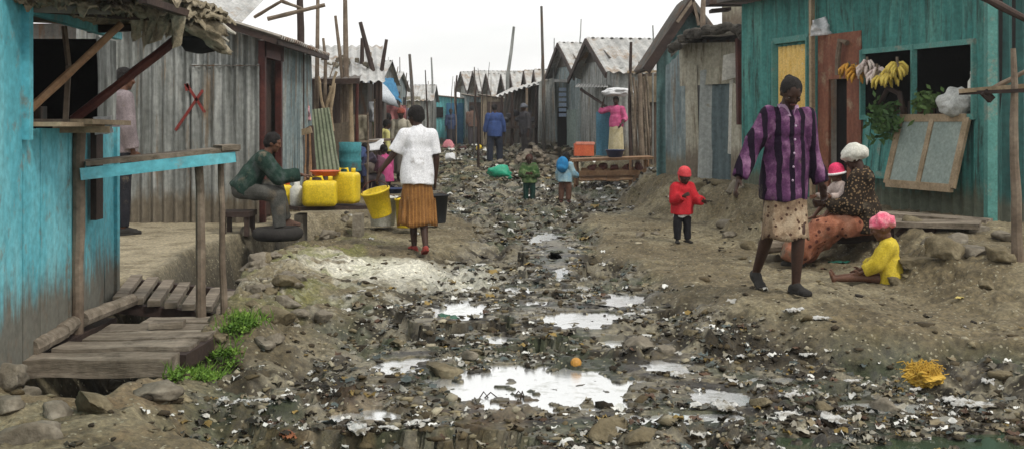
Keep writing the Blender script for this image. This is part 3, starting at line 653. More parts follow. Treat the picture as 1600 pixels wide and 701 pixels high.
mb = MB(); mb.tube([(-1.85, 6.93, 2.02), (-1.78, 6.92, 1.97), (-1.74, 6.92, 1.95)], [.02, .015, .008], 7); mb.tube([(-1.9, 6.9, 1.97), (-1.82, 6.9, 1.93), (-1.78, 6.9, 1.90)], [.02, .012, .008], 7); put(mb, 'torn_strip', pm('pale_rag', [(.3, .28, .23), (.55, .53, .47)], 8, bump=.5), aw)
mb = MB().pole((-2.72, 6.2, 1.47), (-2.33, 6.55, 1.98), .024, .022, .003); put(mb, 'strut', wood_orange, aw, 'thin orange-brown strut')
mb = MB().pole((-2.76, 6.9, 1.41), (-2.0, 7.0, 2.03), .03, .028, .003); put(mb, 'strut', maroon, aw, 'thick dark maroon strut')
mb = MB().quad((-2.70, 7.12, 1.31), (-2.59, 7.13, 1.33), (-2.595, 7.12, 1.44), (-2.715, 7.11, 1.43), .006, 5, 5, .006)
one(mb, 'paper_sheet', white_cloth, 'small white sheet pinned at the end of the ledge of the cyan shack', 'sheet')
# dark brown board on the cyan wall beside the counter
mb = MB(); mb.box((-2.76, 7.3, 1.05), (.04, .12, .6)); put(mb, 'dark_board', wood_dark, bs)
# counter table
ct = thing('counter_table', 'long narrow street counter with cyan apron on rough posts before the cyan shack', 'counter', (-2.3, 7.4, .08))
mb = MB(); mb.beam((-2.74, 7.0, 1.135), (-1.90, 7.5, 1.215), .27, .03); mb.beam((-1.99, 7.42, 1.222), (-1.88, 7.48, 1.228), .25, .035); put(mb, 'tabletop', plank_grey, ct)
mb = MB(); mb.beam((-2.70, 6.87, 1.07), (-1.86, 7.38, 1.165), .02, .075); put(mb, 'apron', cyan_paint, ct)
mb = MB(); mb.beam((-2.70, 7.1, 1.06), (-1.9, 7.55, 1.15), .03, .05); put(mb, 'rail', wood_dark, ct)
for (x, y, l) in [(-2.10, 7.45, 'left'), (-1.965, 7.5, 'right')]:
    mb = MB().pole((x + .0, y, hz(x, y) - .05), (x - .02, y - .02, 1.16), .034 if l == 'left' else .024, None, .004, 9); put(mb, 'leg', wood, ct)
# plank bridge
pb = thing('plank_bridge', 'weathered plank platform over the ditch beside the cyan shack', 'plank platform', (-2.3, 6.8, .05))
PLK = [((-2.80, 6.12, .085), (-1.90, 6.18, .085), .22, .10), ((-2.66, 6.45, .09), (-1.88, 6.5, .09), .24, .045), ((-2.60, 6.76, .085), (-1.86, 6.8, .085), .26, .045),
       ((-2.62, 7.05, .08), (-1.80, 7.08, .08), .24, .045), ((-2.45, 7.32, .075), (-1.76, 7.36, .085), .22, .045), ((-2.3, 7.0, .125), (-2.1, 7.02, .125), .12, .04)]
for (a, b_, w_, h_) in PLK:
    G = MB()
    for s_ in (0,):
        a_ = np.array(a); bb = np.array(b_); n = 9
        pts_ = [a_ + (bb - a_) * k / (n - 1) for k in range(n)]
        U = bilin(a_ + [0, -w_ / 2, 0], bb + [0, -w_ / 2 + .02, 0], bb + [0, w_ / 2 - .01, 0], a_ + [0, w_ / 2, 0], n, 4)
        U[..., 2] += (fbm(U[..., 0], U[..., 1], 4, 3) - .5) * .03; U[..., 1] += ((fbm(U[..., 0] + 5, U[..., 1] * .01, 3, 2) - .5) * .04)
        G.grid(U, (0, 0, -h_))
    put(G, 'plank', plank_grey, pb)
for (a, b_) in [((-2.72, 6.2, .12), (-2.70, 6.62, .13)), ((-2.72, 6.64, .13), (-2.76, 6.95, .14)), ((-2.74, 7.0, .14), (-2.62, 7.6, .17))]:
    put(MB().pole(a, b_, .05, .045, .02, 9), 'edge_log', plank_grey, pb)
put(MB().beam((-2.75, 6.35, .02), (-2.75, 7.5, .02), .1, .09), 'bearer', wood_dark, pb); put(MB().beam((-1.92, 6.3, .02), (-1.85, 7.4, .02), .1, .09), 'bearer', wood_dark, pb)
# slatted walkway behind
sw = thing('slatted_walkway', 'seven slanting slats bridging the ditch behind the plank platform', 'slatted walkway', (-2.5, 8.2, 0))
for k in range(7):
    A = at(186 + k * 27, 468 + k * 3, 7.65); B = at(214 + k * 25, 432 + k * 4, 8.75)
    put(MB().beam(A, B, .085, .04), 'slat', plank_grey, sw)
put(MB().beam(at(183, 480, 7.7), at(350, 497, 7.75), .07, .07), 'bearer', wood_dark, sw); put(MB().beam(at(205, 442, 8.7), at(385, 462, 8.7), .07, .07), 'bearer', wood_dark, sw)
# scale pieces in front of the footing
for (px, py, s) in [(25, 575, .10), (15, 610, .12), (40, 625, .10), (60, 600, .07), (8, 650, .1)]:
    p = at(px, py, 5.7); rock((p.x - .05, p.y, p.z - .06), s, .8)

# ---- grey shack with the red cross
gs = thing('corrugated_shack', 'grey corrugated iron shack with a red painted cross on its side wall', 'shack', (-3.6, 14.5, .15))
mb = MB()
mb.corr((-5.4, 13.62, .12), (-3.95, 13.6, .12), (-3.95, 13.6, 2.12), (-5.4, 13.62, 2.1), .135, .032)
mb.corr((-3.97, 13.585, .12), (-3.12, 13.585, .12), (-3.12, 13.585, 2.11), (-3.97, 13.585, 2.11), .135, .032)
mb.corr((-5.4, 13.61, 2.08), (-3.12, 13.61, 2.06), (-3.12, 13.61, 2.42), (-5.4, 13.61, 3.1), .135, .032)
put(mb, 'side_wall', zinc, gs)
mb = MB().corr((-3.11, 14.75, .2), (-3.16, 17.2, .2), (-3.16, 17.2, 2.42), (-3.11, 14.75, 2.42), .135, .03); put(mb, 'front_wall', zinc_blue, gs)
mb = MB().box((-4.1, 17.2, 1.2), (1.9, .03, 2.5)); mb.box((-5.2, 15.4, 1.3), (.03, 3.4, 2.4)); put(mb, 'rear_wall', zinc_dark, gs)
mb = MB(); mb.beam((-3.10, 13.64, .15), (-3.10, 13.64, 2.4), .09, .08); mb.beam((-3.10, 14.6, .15), (-3.10, 14.6, 2.4), .09, .08); mb.beam((-3.10, 13.6, 2.3), (-3.10, 14.75, 2.3), .08, .2); put(mb, 'door_frame', maroon, gs)
mb = MB().box((-3.2, 14.1, 1.2), (.03, .85, 2.05)); dd_ = put(mb, 'door', wood_dark, gs)
mb = MB().corr((-2.80, 13.3, 2.43), (-2.90, 17.5, 2.46), (-5.6, 17.5, 3.35), (-5.6, 13.3, 3.32), .15, .025, .006); put(mb, 'roof', roof_rust, gs)
mb = MB(); mb.beam((-2.86, 13.35, 2.37), (-5.5, 13.4, 3.24), .05, .07); mb.beam((-2.88, 13.4, 2.37), (-2.92, 17.4, 2.40), .05, .06); put(mb, 'fascia', wood_dark, gs)
def cross_mark():
    m = MB(); zf = 13.555
    def st(ax, ay, bx, by, w_=.035):
        a = at(ax, ay, zf); b_ = at(bx, by, zf); m.beam(a, b_, .006, w_, up=(0, 0, 1))
    st(291, 131, 320, 176); st(317, 141, 274, 204); st(291, 131, 293, 142, .05)
    return m
put(cross_mark(), 'cross_mark', pm('red_brown_daub', [(.14, .02, .015), (.22, .035, .03)], 9), gs, 'red brown painted cross')
put(MB().beam((-3.97, 13.55, 2.09), (-3.12, 13.55, 2.09), .012, .012), 'seam_wire', zinc_dark, gs)
# things in front of it: second row roof, rafters on top
hb = thing('rear_shack', 'tall pale roofed shack standing behind the grey corrugated one', 'shack', (-7, 21, .4))
put(MB().corr((-4.9, 20.0, 3.22), (-9, 20, 3.3), (-9, 24, 4.6), (-4.9, 24, 4.6), .2, .03), 'roof', roof_pale, hb)
put(MB().box((-7, 22, 1.7), (4.0, 3.6, 3.0)), 'wall', zinc_dark, hb)
rf = thing('rafter_sticks', 'crossed bare poles lying loose on the roof edge of the grey corrugated shack', 'poles', (-3.5, 15, 2.5))
for (a, b_, r_) in [(at(398, 27, 14.5), at(440, 2, 14.2), .025), (at(418, 30, 14.5), at(508, 8, 14.5), .03), (at(440, 2, 14.2), at(478, 16, 15), .025)]:
    put(MB().pole(a, b_, r_, None, .005), 'pole', wood, rf)

# ---- stacked goods by the corner of the grey shack
cl = thing('clothes_rack', 'hung clothes in pink yellow and pale blue at the corner of the grey shack', 'hung clothes', at(468, 200, 17.0))
for (px, py, w_, h_, c_) in [(470, 152, .26, .32, [(.55, .25, .18), (.68, .38, .30)]), (458, 162, .15, .22, [(.35, .5, .55), (.5, .62, .66)]), (477, 176, .18, .2, [(.6, .3, .36), (.72, .45, .48)]), (460, 190, .2, .26, [(.5, .38, .10), (.6, .48, .2)])]:
    a = at(px, py, 16.9); G = bilin(a + Vector((-w_ / 2, 0, -h_ / 2)), a + Vector((w_ / 2, 0, -h_ / 2 - .03)), a + Vector((w_ / 2 * .7, 0, h_ / 2)), a + Vector((-w_ / 2 * .8, 0, h_ / 2)), 10, 10)
    G[..., 1] += (fbm(G[..., 0] + px, G[..., 2], 9, 2) - .5) * .12; put(MB().grid(G, (0, .02, 0)), 'garment', pm('garment_%d' % px, c_, 8), cl, smooth=True)
put(MB().pole(at(452, 133, 17), at(485, 140, 17), .012), 'rail', wood, cl)
fr = thing('firewood_stack', 'leaning bundle of split wood and sticks below the hung clothes', 'firewood', at(472, 270, 16.6))
for k in range(9):
    px = 456 + k * 4.3; put(MB().pole(at(px + random.uniform(-2, 2), 278 + k, 16.5), at(px + random.uniform(-5, 3), 205 - k, 16.7), .035, .03, .01, 7, 4), 'stick', wood_orange if k % 2 else wood_dark, fr)
put(MB().beam(at(452, 212, 16.3), at(487, 203, 16.3), .05, .09), 'cross_board', wood_pale, fr)
lp = MB().corr(at(487, 268, 17.3), at(532, 272, 17.1), at(514, 168, 17.6), at(480, 172, 17.7), .08, .008)
one(lp, 'leaning_sheet', pm('mossy_sheet', [(.14, .17, .11), (.21, .24, .16), (.28, .30, .22)], 3, (2, 2, .6)), 'mossy green grey sheet leaning against the dark stall', 'tin sheet')
tb = thing('teal_barrel', 'weathered teal drum standing at the foot of the dark stall', 'drum', at(548, 268, 17.3))
put(MB().lathe([(.17, 0), (.18, .02), (.175, .14), (.185, .16), (.175, .18), (.175, .30), (.185, .32), (.175, .34), (.18, .46), (.16, .46), (.155, .43)], at(547, 268, 17.3), 22), 'drum_body', pm('teal_drum', [(.03, .16, .18), (.07, .27, .30)], 4, grime=(RUST, 4, .6)), tb, smooth=True)
put(MB().lathe([(.155, 0), (.155, .012)], at(547, 268, 17.3) + Vector((0, 0, .425)), 22), 'lid', zinc_dark, tb)
# bench plank with jerrycans
bn_ = thing('low_bench', 'low dark plank bench carrying the yellow water cans', 'bench', (-2.2, 13.3, .1))
put(MB().beam(at(455, 325, 13.0), at(575, 322, 13.6), .42, .045), 'seat_board', wood_dark, bn_)
for (px, py) in [(470, 330), (560, 330)]:
    p = at(px, py, 13.1); g = hz(p.x, p.y); put(MB().box((p.x, p.y, (g + p.z) / 2 - .03), (.1, .3, max(.1, p.z - g))), 'support_block', stone_m, bn_)
def jerry(name, w_, d_, h_, m, loc, rz, label):
    root = thing(name, label, 'water can', loc, 'yellow water cans by the ditch')
    bm = bmesh.new(); bmesh.ops.create_cube(bm, size=1); bmesh.ops.scale(bm, vec=(w_, d_, h_), verts=bm.verts); bmesh.ops.bevel(bm, geom=bm.edges[:], offset=min(w_, d_) * .22, segments=4, affect='EDGES', profile=.6)
    v = np.array([q.co[:] for q in bm.verts]); f = [tuple(q.index for q in g.verts) for g in bm.faces]; bm.free()
    v[:, 1] *= 1 - .05 * np.cos(v[:, 2] / h_ * 14)
    lo = Vector(loc); rot = Matrix.Rotation(rz, 3, 'Z')
    put(MB().add(v, f).move(None, (0, 0, h_ / 2)).move(rot, lo), 'can_body', m, root, smooth=True)
    put(MB().lathe([(.028, 0), (.028, .05), (.022, .055)], (0, 0, 0), 12).move(None, (w_ * .3, 0, h_ - .005)).move(rot, lo), 'cap', red_pl if 'orange' in label else yellow_pl, root, smooth=True)
    put(MB().tube([(-w_ * .3, 0, h_ - .02), (-w_ * .25, 0, h_ + .045), (w_ * .05, 0, h_ + .045), (w_ * .1, 0, h_ - .02)], .016, 8).move(rot, lo), 'handle', m, root, smooth=True)
    return root
jerry('jerrycan', .40, .28, .30, yellow_pl, at(500, 322, 12.95), .1, 'wide yellow water can standing second from the left on the low bench')
jerry('jerrycan', .30, .28, .38, yellow_pl, at(541, 318, 13.35), -.15, 'tall yellow water can at the lane end of the low bench')
jerry('jerrycan', .24, .22, .28, yellow_pl, at(440, 325, 13.3), .3, 'small yellow water can with orange cap behind the feet of the seated figure')
mb = MB().lathe([(.07, 0), (.085, .02), (.085, .2), (.05, .24), (.035, .25), (.035, .29)], at(464, 322, 13.1), 16); one(mb, 'white_bottle', white_pl, 'white plastic bottle between the small can and the wide yellow can', 'bottle', smooth=True)
mb = MB().lathe([(.13, 0), (.17, .05), (.19, .06), (.18, .065), (.12, .02)], at(508, 275, 13.15), 22); one(mb, 'red_basin', red_pl, 'shallow orange red basin lying on top of the yellow cans', 'basin', smooth=True)
def bucket(name, label, loc, r0, r1, h_, m, rot=None, group=None, hm=None):
    root = thing(name, label, 'bucket', loc, group); lo = Vector(loc); rot = rot or Matrix.Identity(3)
    put(MB().lathe([(r0 * .96, 0), (r0, .01), (r1, h_ - .02), (r1 + .012, h_ - .02), (r1 + .012, h_), (r1 - .006, h_), (r0 - .008, .02)], (0, 0, 0), 26).move(rot, lo), 'pail', m, root, smooth=True)
    pts_ = [(r1 * math.cos(a), 0, h_ - .01 + hm_) for a, hm_ in ((0, 0),)]
    hh = hm if hm is not None else .16
    P_ = [(r1 * math.cos(R(a)), -.5 * hh * math.sin(R(a)) if hm is None else 0, h_ - .03 + hh * math.sin(R(a)) * (.4 if hm is None else 1)) for a in range(0, 181, 20)]
    put(MB().tube(P_, .006, 6).move(rot, lo), 'handle', maroon if 'yellow' in label else zinc_dark, root)
    return root
bucket('bucket', 'white bucket standing behind the held yellow bucket', at(598, 352, 14.0), .15, .185, .37, white_pl, group='buckets on the left of the lane')
bucket('bucket', 'black bucket standing to the right of the woman in the white shirt', at(681, 348, 14.3), .13, .16, .37, black_pl, group='buckets on the left of the lane')
bucket('bucket', 'pale yellow bucket half hidden behind the brown striped skirt', at(635, 355, 13.8), .12, .14, .36, yellow_pl, group='buckets on the left of the lane')
mb = MB().lathe([(.12, 0), (.15, .06), (.16, .06), (.155, .07), (.11, .01)], at(612, 302, 14.5), 20); one(mb, 'blue_basin', blue_pl, 'small blue basin above the white bucket', 'basin', smooth=True)
# tyre
p = at(434, 346, 12.1); p.z = .17; tp = []
mb = MB(); n = 28; vs = []; f = []
for a in range(n):
    for b_ in range(10):
        th = a * 2 * math.pi / n; ph = b_ * 2 * math.pi / 10; rr = .21 + .07 * math.cos(ph); vs.append((p.x + rr * math.cos(th), p.y + rr * math.sin(th), p.z + .07 * math.sin(ph)))
        f.append((a * 10 + b_, ((a + 1) % n) * 10 + b_, ((a + 1) % n) * 10 + (b_ + 1) % 10, a * 10 + (b_ + 1) % 10))
one(MB().add(vs, f), 'old_tyre', rubber, 'old black tyre lying over the ditch under the seated figure\'s feet', 'tyre', smooth=True)

# ---- dark stall
st = thing('market_stall', 'dark open stall on pale posts left of the umbrella sellers', 'stall', (-3.1, 18.9, .1))
put(MB().corr(at(480, 127, 18.2), at(562, 124, 18.2), at(566, 118, 20.6), at(492, 121, 20.6), .14, .015), 'roof', zinc_dark, st)
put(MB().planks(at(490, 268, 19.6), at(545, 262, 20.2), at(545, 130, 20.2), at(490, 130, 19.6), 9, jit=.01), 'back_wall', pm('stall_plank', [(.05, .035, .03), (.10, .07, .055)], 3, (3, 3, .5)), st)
for (px, py, Y, m) in [(549, 224, 18.4, wood_pale), (541, 265, 18.9, wood), (557, 240, 18.9, maroon), (502, 262, 18.5, wood_dark)]:
    put(MB().pole(at(px, py, Y), at(px + random.uniform(-2, 2), 126, Y), .045 if px == 549 else .035, None, .003, 9), 'post', m, st)
put(MB().beam(at(484, 128, 18.2), at(562, 127, 18.2), .06, .09), 'fascia', wood_dark, st)
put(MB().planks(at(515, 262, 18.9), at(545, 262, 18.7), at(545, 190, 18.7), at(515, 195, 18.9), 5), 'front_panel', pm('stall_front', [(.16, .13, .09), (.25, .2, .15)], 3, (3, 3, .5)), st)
lsx = thing('leaning_sticks', 'crooked pale sticks leaning in a V against the front of the dark stall', 'sticks', at(510, 185, 17.9))
for (a, b_) in [((505, 182), (526, 112)), ((515, 180), (523, 130)), ((506, 178), (498, 120)), ((520, 205), (516, 135)), ((525, 262), (514, 150))]:
    put(MB().pole(at(*a, 17.9), at(*b_, 17.9), .03, .022, .02, 7), 'stick', wood_pale, lsx)
# pale roofed shack behind stall
ws = thing('white_roof_shack', 'shack with a broad pale corrugated roof behind the dark stall', 'shack', (-4.3, 22.5, .3))
put(MB().corr(at(470, 128, 20.9), at(602, 128, 20.9), at(598, 72, 24.5), at(470, 72, 24.5), .16, .025), 'roof', roof_pale, ws)
put(MB().box((-4.4, 22.9, 1.2), (3.2, 3.2, 1.9)), 'wall', zinc_dark, ws)
# umbrella and blue tarp stall
um = thing('market_umbrella', 'tilted pale umbrella with blue rim over the crowd of sellers', 'umbrella', at(585, 225, 23.5))
mb = MB(); c0 = at(580, 136, 23.5); G = []
prof = [(.02, .22), (.3, .14), (.55, 0.0), (.72, -.16)]
q_ = Matrix.Rotation(R(24), 3, 'Y')
put(MB().lathe(prof[::-1] + [(.01, .20), (.28, .12), (.53, -.02), (.70, -.17)][::1], (0, 0, 0), 16).move(q_, c0), 'canopy', pm('pale_canvas', [(.45, .50, .55), (.62, .66, .70)], 3, splash=((.08, .2, .35), -.3, .02)), um, smooth=True)
put(MB().pole(at(577, 235, 23.5), c0 + Vector((0, 0, .1)), .02, .02, .002), 'pole', zinc_dark, um)
sb = thing('blue_tarp_stall', 'small stall under a bunched bright blue tarpaulin beyond the umbrella', 'stall', at(608, 200, 26))
G = bilin(at(592, 148, 25.5), at(628, 160, 25.5), at(615, 122, 26.5), at(594, 120, 26.5), 14, 10); G[..., 2] += (fbm(G[..., 0], G[..., 1], 5, 3) - .5) * .25
put(MB().grid(G, (0, 0, -.02)), 'tarpaulin', blue_cloth, sb, smooth=True)
for px in (596, 624): put(MB().pole(at(px, 225, 25.6), at(px, 150, 25.6), .03), 'post', wood, sb)
mt = thing('market_table', 'low trestle of wares with a white cloth among the sellers at the left', 'table', at(575, 250, 21))
put(MB().beam(at(540, 222, 21), at(608, 218, 21.5), .5, .04), 'tabletop', wood, mt)
for px in (545, 600): put(MB().pole(at(px, 262, 21), at(px, 222, 21), .03), 'leg', wood_dark, mt)
G = bilin(at(545, 238, 20.7), at(600, 234, 20.8), at(600, 217, 21.2), at(545, 220, 21.1), 12, 5); G[..., 1] += (fbm(G[..., 0], G[..., 2], 6, 3) - .5) * .2
put(MB().grid(G, (0, .015, 0)), 'cloth', white_cloth, mt, smooth=True)
for k, (px, py, c_) in enumerate([(560, 232, (.03, .05, .12)), (580, 240, (.05, .04, .06)), (572, 252, (.12, .10, .09)), (595, 248, (.10, .04, .06)), (550, 250, (.06, .07, .12))]):
    p = at(px, py, 20.3); rock((p.x, p.y, p.z - .15), .2, .8, 'sack', pm('sack_cloth_%d' % k, [c_, tuple(v_ * 1.8 for v_ in c_)], 6), 'dark bundle of wares by the sellers on the left', 'dark bundles of wares', 'bundle')

for k, (px, py, Y, w_, h_, c_) in enumerate([(570, 175, 21.5, .35, .4, (.45, .47, .5)), (580, 200, 22, .3, .35, (.25, .32, .2)), (618, 178, 26, .5, .4, (.5, .2, .2)), (640, 185, 27.5, .45, .5, (.2, .25, .38)), (560, 200, 19.6, .3, .45, (.30, .27, .2)), (650, 210, 28, .5, .3, (.4, .33, .16))]):
    a = at(px, py, Y); G = bilin(a + Vector((-w_ / 2, 0, -h_ / 2)), a + Vector((w_ / 2, .05, -h_ / 2)), a + Vector((w_ / 2, 0, h_ / 2)), a + Vector((-w_ / 2, 0, h_ / 2)), 12, 10); G[..., 1] += (fbm(G[..., 0] * 2 + px, G[..., 2], 7, 2) - .5) * .2
    root = thing('drying_rack', ['pale grey cloth hung by the umbrella', 'olive cloth hung below the umbrella', 'faded red cloth hung beyond the umbrella', 'slate blue cloth hung farthest along the left stalls', 'tan sack cloth hung on the dark stall corner', 'mustard cloth slung low beside the left stalls'][k], 'hung cloth', (a.x, a.y, hz(a.x, a.y)))
    put(MB().grid(G, (0, .015, 0)), 'cloth', pm('hung_cloth_%d' % k, [tuple(v_ * .7 for v_ in c_), c_], 7, grime=((.12, .1, .08), 3, .58)), root, smooth=True)
    for sx in (-1, 1): put(MB().pole((a.x + sx * w_ * .55, a.y + .03, hz(a.x, a.y) - .05), (a.x + sx * w_ * .55, a.y + .03, a.z + h_ / 2 + .05), .02, None, .004, 6), 'post', wood, root)
    put(MB().pole((a.x - w_ * .6, a.y + .02, a.z + h_ / 2), (a.x + w_ * .6, a.y + .02, a.z + h_ / 2), .013, None, .003, 6), 'rail', wood, root)
# ---- poles standing against the sky
POLES = [(470, 45, -40, 473, 16.5, .055, wood_dark), (492, 262, -30, 497, 18, .04, wood), (508, 130, 60, 505, 18, .03, wood), (535, 122, 25, 524, 19.5, .035, wood), (541, 122, -25, 539, 19.5, .05, wood), (515, 122, 85, 532, 19.4, .012, wood),
         (588, 130, 35, 563, 22, .055, wood_dark), (594, 128, 62, 604, 22, .045, wood_dark), (563, 128, 60, 566, 22.5, .05, wood_dark), (580, 128, 82, 579, 22, .03, wood), (645, 165, 85, 640, 40, .07, zinc_dark), (676, 160, 90, 674, 45, .045, zinc),
         (793, 120, 42, 803, 42, .07, zinc), (850, 240, 10, 846, 31, .05, zinc_dark), (1003, 245, 97, 1000, 23.9, .055, wood), (986, 245, 66, 986, 24.0, .045, wood_dark), (1020, 100, 40, 1020, 24, .02, zinc), (712, 165, 118, 714, 48, .05, wood_dark), (1098, 60, -20, 1100, 18.5, .05, wood),
         (905, 75, 30, 908, 36, .02, zinc), (865, 120, 60, 866, 34, .02, zinc)]
for k, (px, py0, py1, px1, Y, r_, m) in enumerate(POLES):
    lowest = at(px, py0, Y); g = hz(lowest.x, Y)
    bx = lowest.x - (px1 - px) / 1716 * Y * (py0 - 190 + (1.4 - g) / Y * 0) / max(1, (py0 - py1)) * 0
    a = Vector((bx, Y, g - .05))
    mb = MB().tube([a, lowest, lowest.lerp(at(px1, py1, Y), .5) + Vector((random.uniform(-.03, .03), 0, 0)), at(px1, py1, Y)], [r_, r_, r_ * .9, r_ * .7], 8)
    lab = {wood: 'bare crooked brown pole rising above the shack roofs', wood_dark: 'dark weathered pole rising above the shack roofs', zinc: 'thin grey mast in the pale sky over the shacks', zinc_dark: 'thin dark mast in the pale sky over the shacks'}[m]
    one(mb, 'pole', m, lab, 'pole', {wood: 'bare brown poles against the sky', wood_dark: 'dark poles against the sky', zinc: 'grey masts against the sky', zinc_dark: 'dark masts against the sky'}[m])

# ================================================================== generic far shacks
def shack(label, cx, cy, w_, d_, hw, hr, axis, wm_, rm_, door=True, name='far_shack', group=None, face='S', over=.15, rz=0, z=None, doorm=None, windowed=False):
    """w_ along x, d_ along y, ridge along 'x' or 'y' or shed 's'; open details on the face towards the lane (E/W) and the near side"""
    g = hz(cx, cy) if z is None else z
    root = thing(name, label, 'shack', (cx, cy, g), group); Rm = Matrix.Rotation(rz, 3, 'Z'); lo = Vector((cx, cy, g - .05))
    x0, x1, y0, y1 = -w_ / 2, w_ / 2, -d_ / 2, d_ / 2; W = MB(); pit = .16
    hs = {('s', 0): hw, }
    if axis == 'x':      # ridge along x: gables on x faces
        W.corr((x0, y0, 0), (x1, y0, 0), (x1, y0, hw), (x0, y0, hw), pit, .015); W.corr((x0, y1, 0), (x1, y1, 0), (x1, y1, hw), (x0, y1, hw), pit, .015)
        for xx in (x0, x1):
            W.corr((xx, y1, 0), (xx, 0, 0), (xx, 0, hr), (xx, y1, hw), pit, .015); W.corr((xx, 0, 0), (xx, y0, 0), (xx, y0, hw), (xx, 0, hr), pit, .015)
        Rf = MB().corr((x0 - over, y0 - over, hw - over * .5), (x1 + over, y0 - over, hw - over * .5), (x1 + over, 0, hr + .03), (x0 - over, 0, hr + .03), pit, .02, .008)
        Rf.corr((x0 - over, y1 + over, hw - over * .5), (x1 + over, y1 + over, hw - over * .5), (x1 + over, 0, hr + .02), (x0 - over, 0, hr + .02), pit, .02, .008)
    elif axis == 'y':
        W.corr((x0, y1, 0), (x0, y0, 0), (x0, y0, hw), (x0, y1, hw), pit, .015); W.corr((x1, y0, 0), (x1, y1, 0), (x1, y1, hw), (x1, y0, hw), pit, .015)
        for yy in (y0, y1):
            W.corr((x0, yy, 0), (0, yy, 0), (0, yy, hr), (x0, yy, hw), pit, .015); W.corr((0, yy, 0), (x1, yy, 0), (x1, yy, hw), (0, yy, hr), pit, .015)
        Rf = MB().corr((x0 - over, y0 - over, hw - over * .5), (x0 - over, y1 + over, hw - over * .5), (0, y1 + over, hr + .03), (0, y0 - over, hr + .03), pit, .02, .008)
        Rf.corr((x1 + over, y0 - over, hw - over * .5), (x1 + over, y1 + over, hw - over * .5), (0, y1 + over, hr + .02), (0, y0 - over, hr + .02), pit, .02, .008)
    else:                # shed: hw at x1 side, hr at x0 side
        for yy in (y0, y1): W.corr((x0, yy, 0), (x1, yy, 0), (x1, yy, hw), (x0, yy, hr), pit, .015)
        W.corr((x0, y1, 0), (x0, y0, 0), (x0, y0, hr), (x0, y1, hr), pit, .015); W.corr((x1, y0, 0), (x1, y1, 0), (x1, y1, hw), (x1, y0, hw), pit, .015)
        sl = (hw - hr) / w_
        Rf = MB().corr((x1 + over, y0 - over, hw + .04 + sl * over), (x1 + over, y1 + over, hw + .04 + sl * over), (x0 - over, y1 + over, hr + .04 - sl * over), (x0 - over, y0 - over, hr + .04 - sl * over), pit, .02, .008)
    put(W.move(Rm, lo), 'wall', wm_, root); put(Rf.move(Rm, lo), 'roof', rm_, root)
    if door:
        dm = doorm or wood_dark
        if face == 'S': put(MB().box((w_ * .12, y0 - .03, .95), (.75, .03, 1.8)).move(Rm, lo), 'door', dm, root)
        sx = x1 + .03 if face == 'E' else (x0 - .03 if face == 'W' else None)
        if sx: put(MB().box((sx, -d_ * .1, .95), (.03, .75, 1.8)).move(Rm, lo), 'door', dm, root)
        if windowed:
            if sx: f_ = put(MB().box((sx, d_ * .28, 1.45), (.04, .6, .5)).move(Rm, lo), 'window', black_m, root)
            else: f_ = put(MB().box((-w_ * .28, y0 - .03, 1.45), (.5, .04, .45)).move(Rm, lo), 'window', black_m, root)
    return root
# left row beyond the sellers
shack('low grey shack behind the blue tarpaulin stall', -4.6, 29, 2.6, 4, 2.0, 2.5, 'x', zinc, roof_pale, face='E')
shack('grey shack with white roof at the left bend of the lane', -5.3, 37, 3.0, 5, 2.0, 2.5, 'x', zinc_blue, roof_pale, face='E', windowed=True)
shack('small grey shack with bright roof left of the teal one', -4.3, 46, 2.0, 3.5, 1.75, 2.35, 'x', zinc, roof_pale, face='S', doorm=cream_sheet)
shack('pale shack far behind the white roofs on the left', -7.8, 44, 3, 5, 2.6, 3.2, 'x', zinc_dark, roof_pale, face='E')
ts = shack('bright teal shack at the far end of the lane', -2.75, 50, 1.9, 3, 2.0, 2.2, 's', pm('bright_teal', [(.07, .33, .36), (.14, .45, .47), (.3, .5, .5)], 2, (3, 3, .5), splash=((.2, .18, .14), 0, .4)), roof_rust, face='S', doorm=blue_cloth, windowed=True)
shack('narrow grey green shack right of the bright teal one', -1.55, 48, .9, 3, 2.0, 2.15, 's', zinc_blue, roof_rust, face='S')
shack('tan plank shack at the end of the lane', -.75, 46, 1.0, 3, 1.95, 2.1, 's', pm('tan_wall', [(.2, .16, .11), (.3, .25, .18)], 3, (3, 3, .5)), roof_rust, face='S')
shack('small grey gabled shack at the vanishing end of the lane', -5.6, 56, 2.2, 4, 2.0, 2.7, 'y', zinc, roof_pale, face='S')
for k in range(9):
    x = -30 + k * 6.5 + random.uniform(-1, 1)
    if abs(x + 4) > 3: shack('distant grey shack beyond the end of the lane', x, 95 + random.uniform(-5, 8), 5, 6, 2.2, 3.1, random.choice('xy'), zinc, roof_pale, group='distant shacks', z=.5)
# stall with slanting roof (right of blue shirt)
ss = thing('open_stall', 'open dark stall with a slanting pale corrugated roof beyond the man in blue', 'stall', (.6, 34, .5))
put(MB().corr(at(772, 152, 33), at(858, 125, 31.5), at(864, 122, 36), at(800, 138, 37.5), .2, .03), 'roof', roof_pale, ss)
put(MB().corr(at(775, 225, 36.2), at(862, 222, 35), at(862, 128, 35), at(790, 145, 36.2), .16, .02), 'back_wall', zinc_dark, ss)
put(MB().corr(at(840, 222, 31.6), at(868, 226, 31.6), at(866, 122, 31.6), at(842, 128, 31.6), .16, .02), 'side_wall', zinc, ss)
for (px, t_) in [(784, 150), (800, 145), (823, 138), (838, 134)]: put(MB().pole(at(px, 226, 32), at(px, t_, 32), .05, None, .003), 'post', wood if px % 2 else wood_dark, ss)
put(MB().beam(at(785, 200, 32.2), at(838, 198, 32), .6, .08), 'counter', wood_dark, ss)
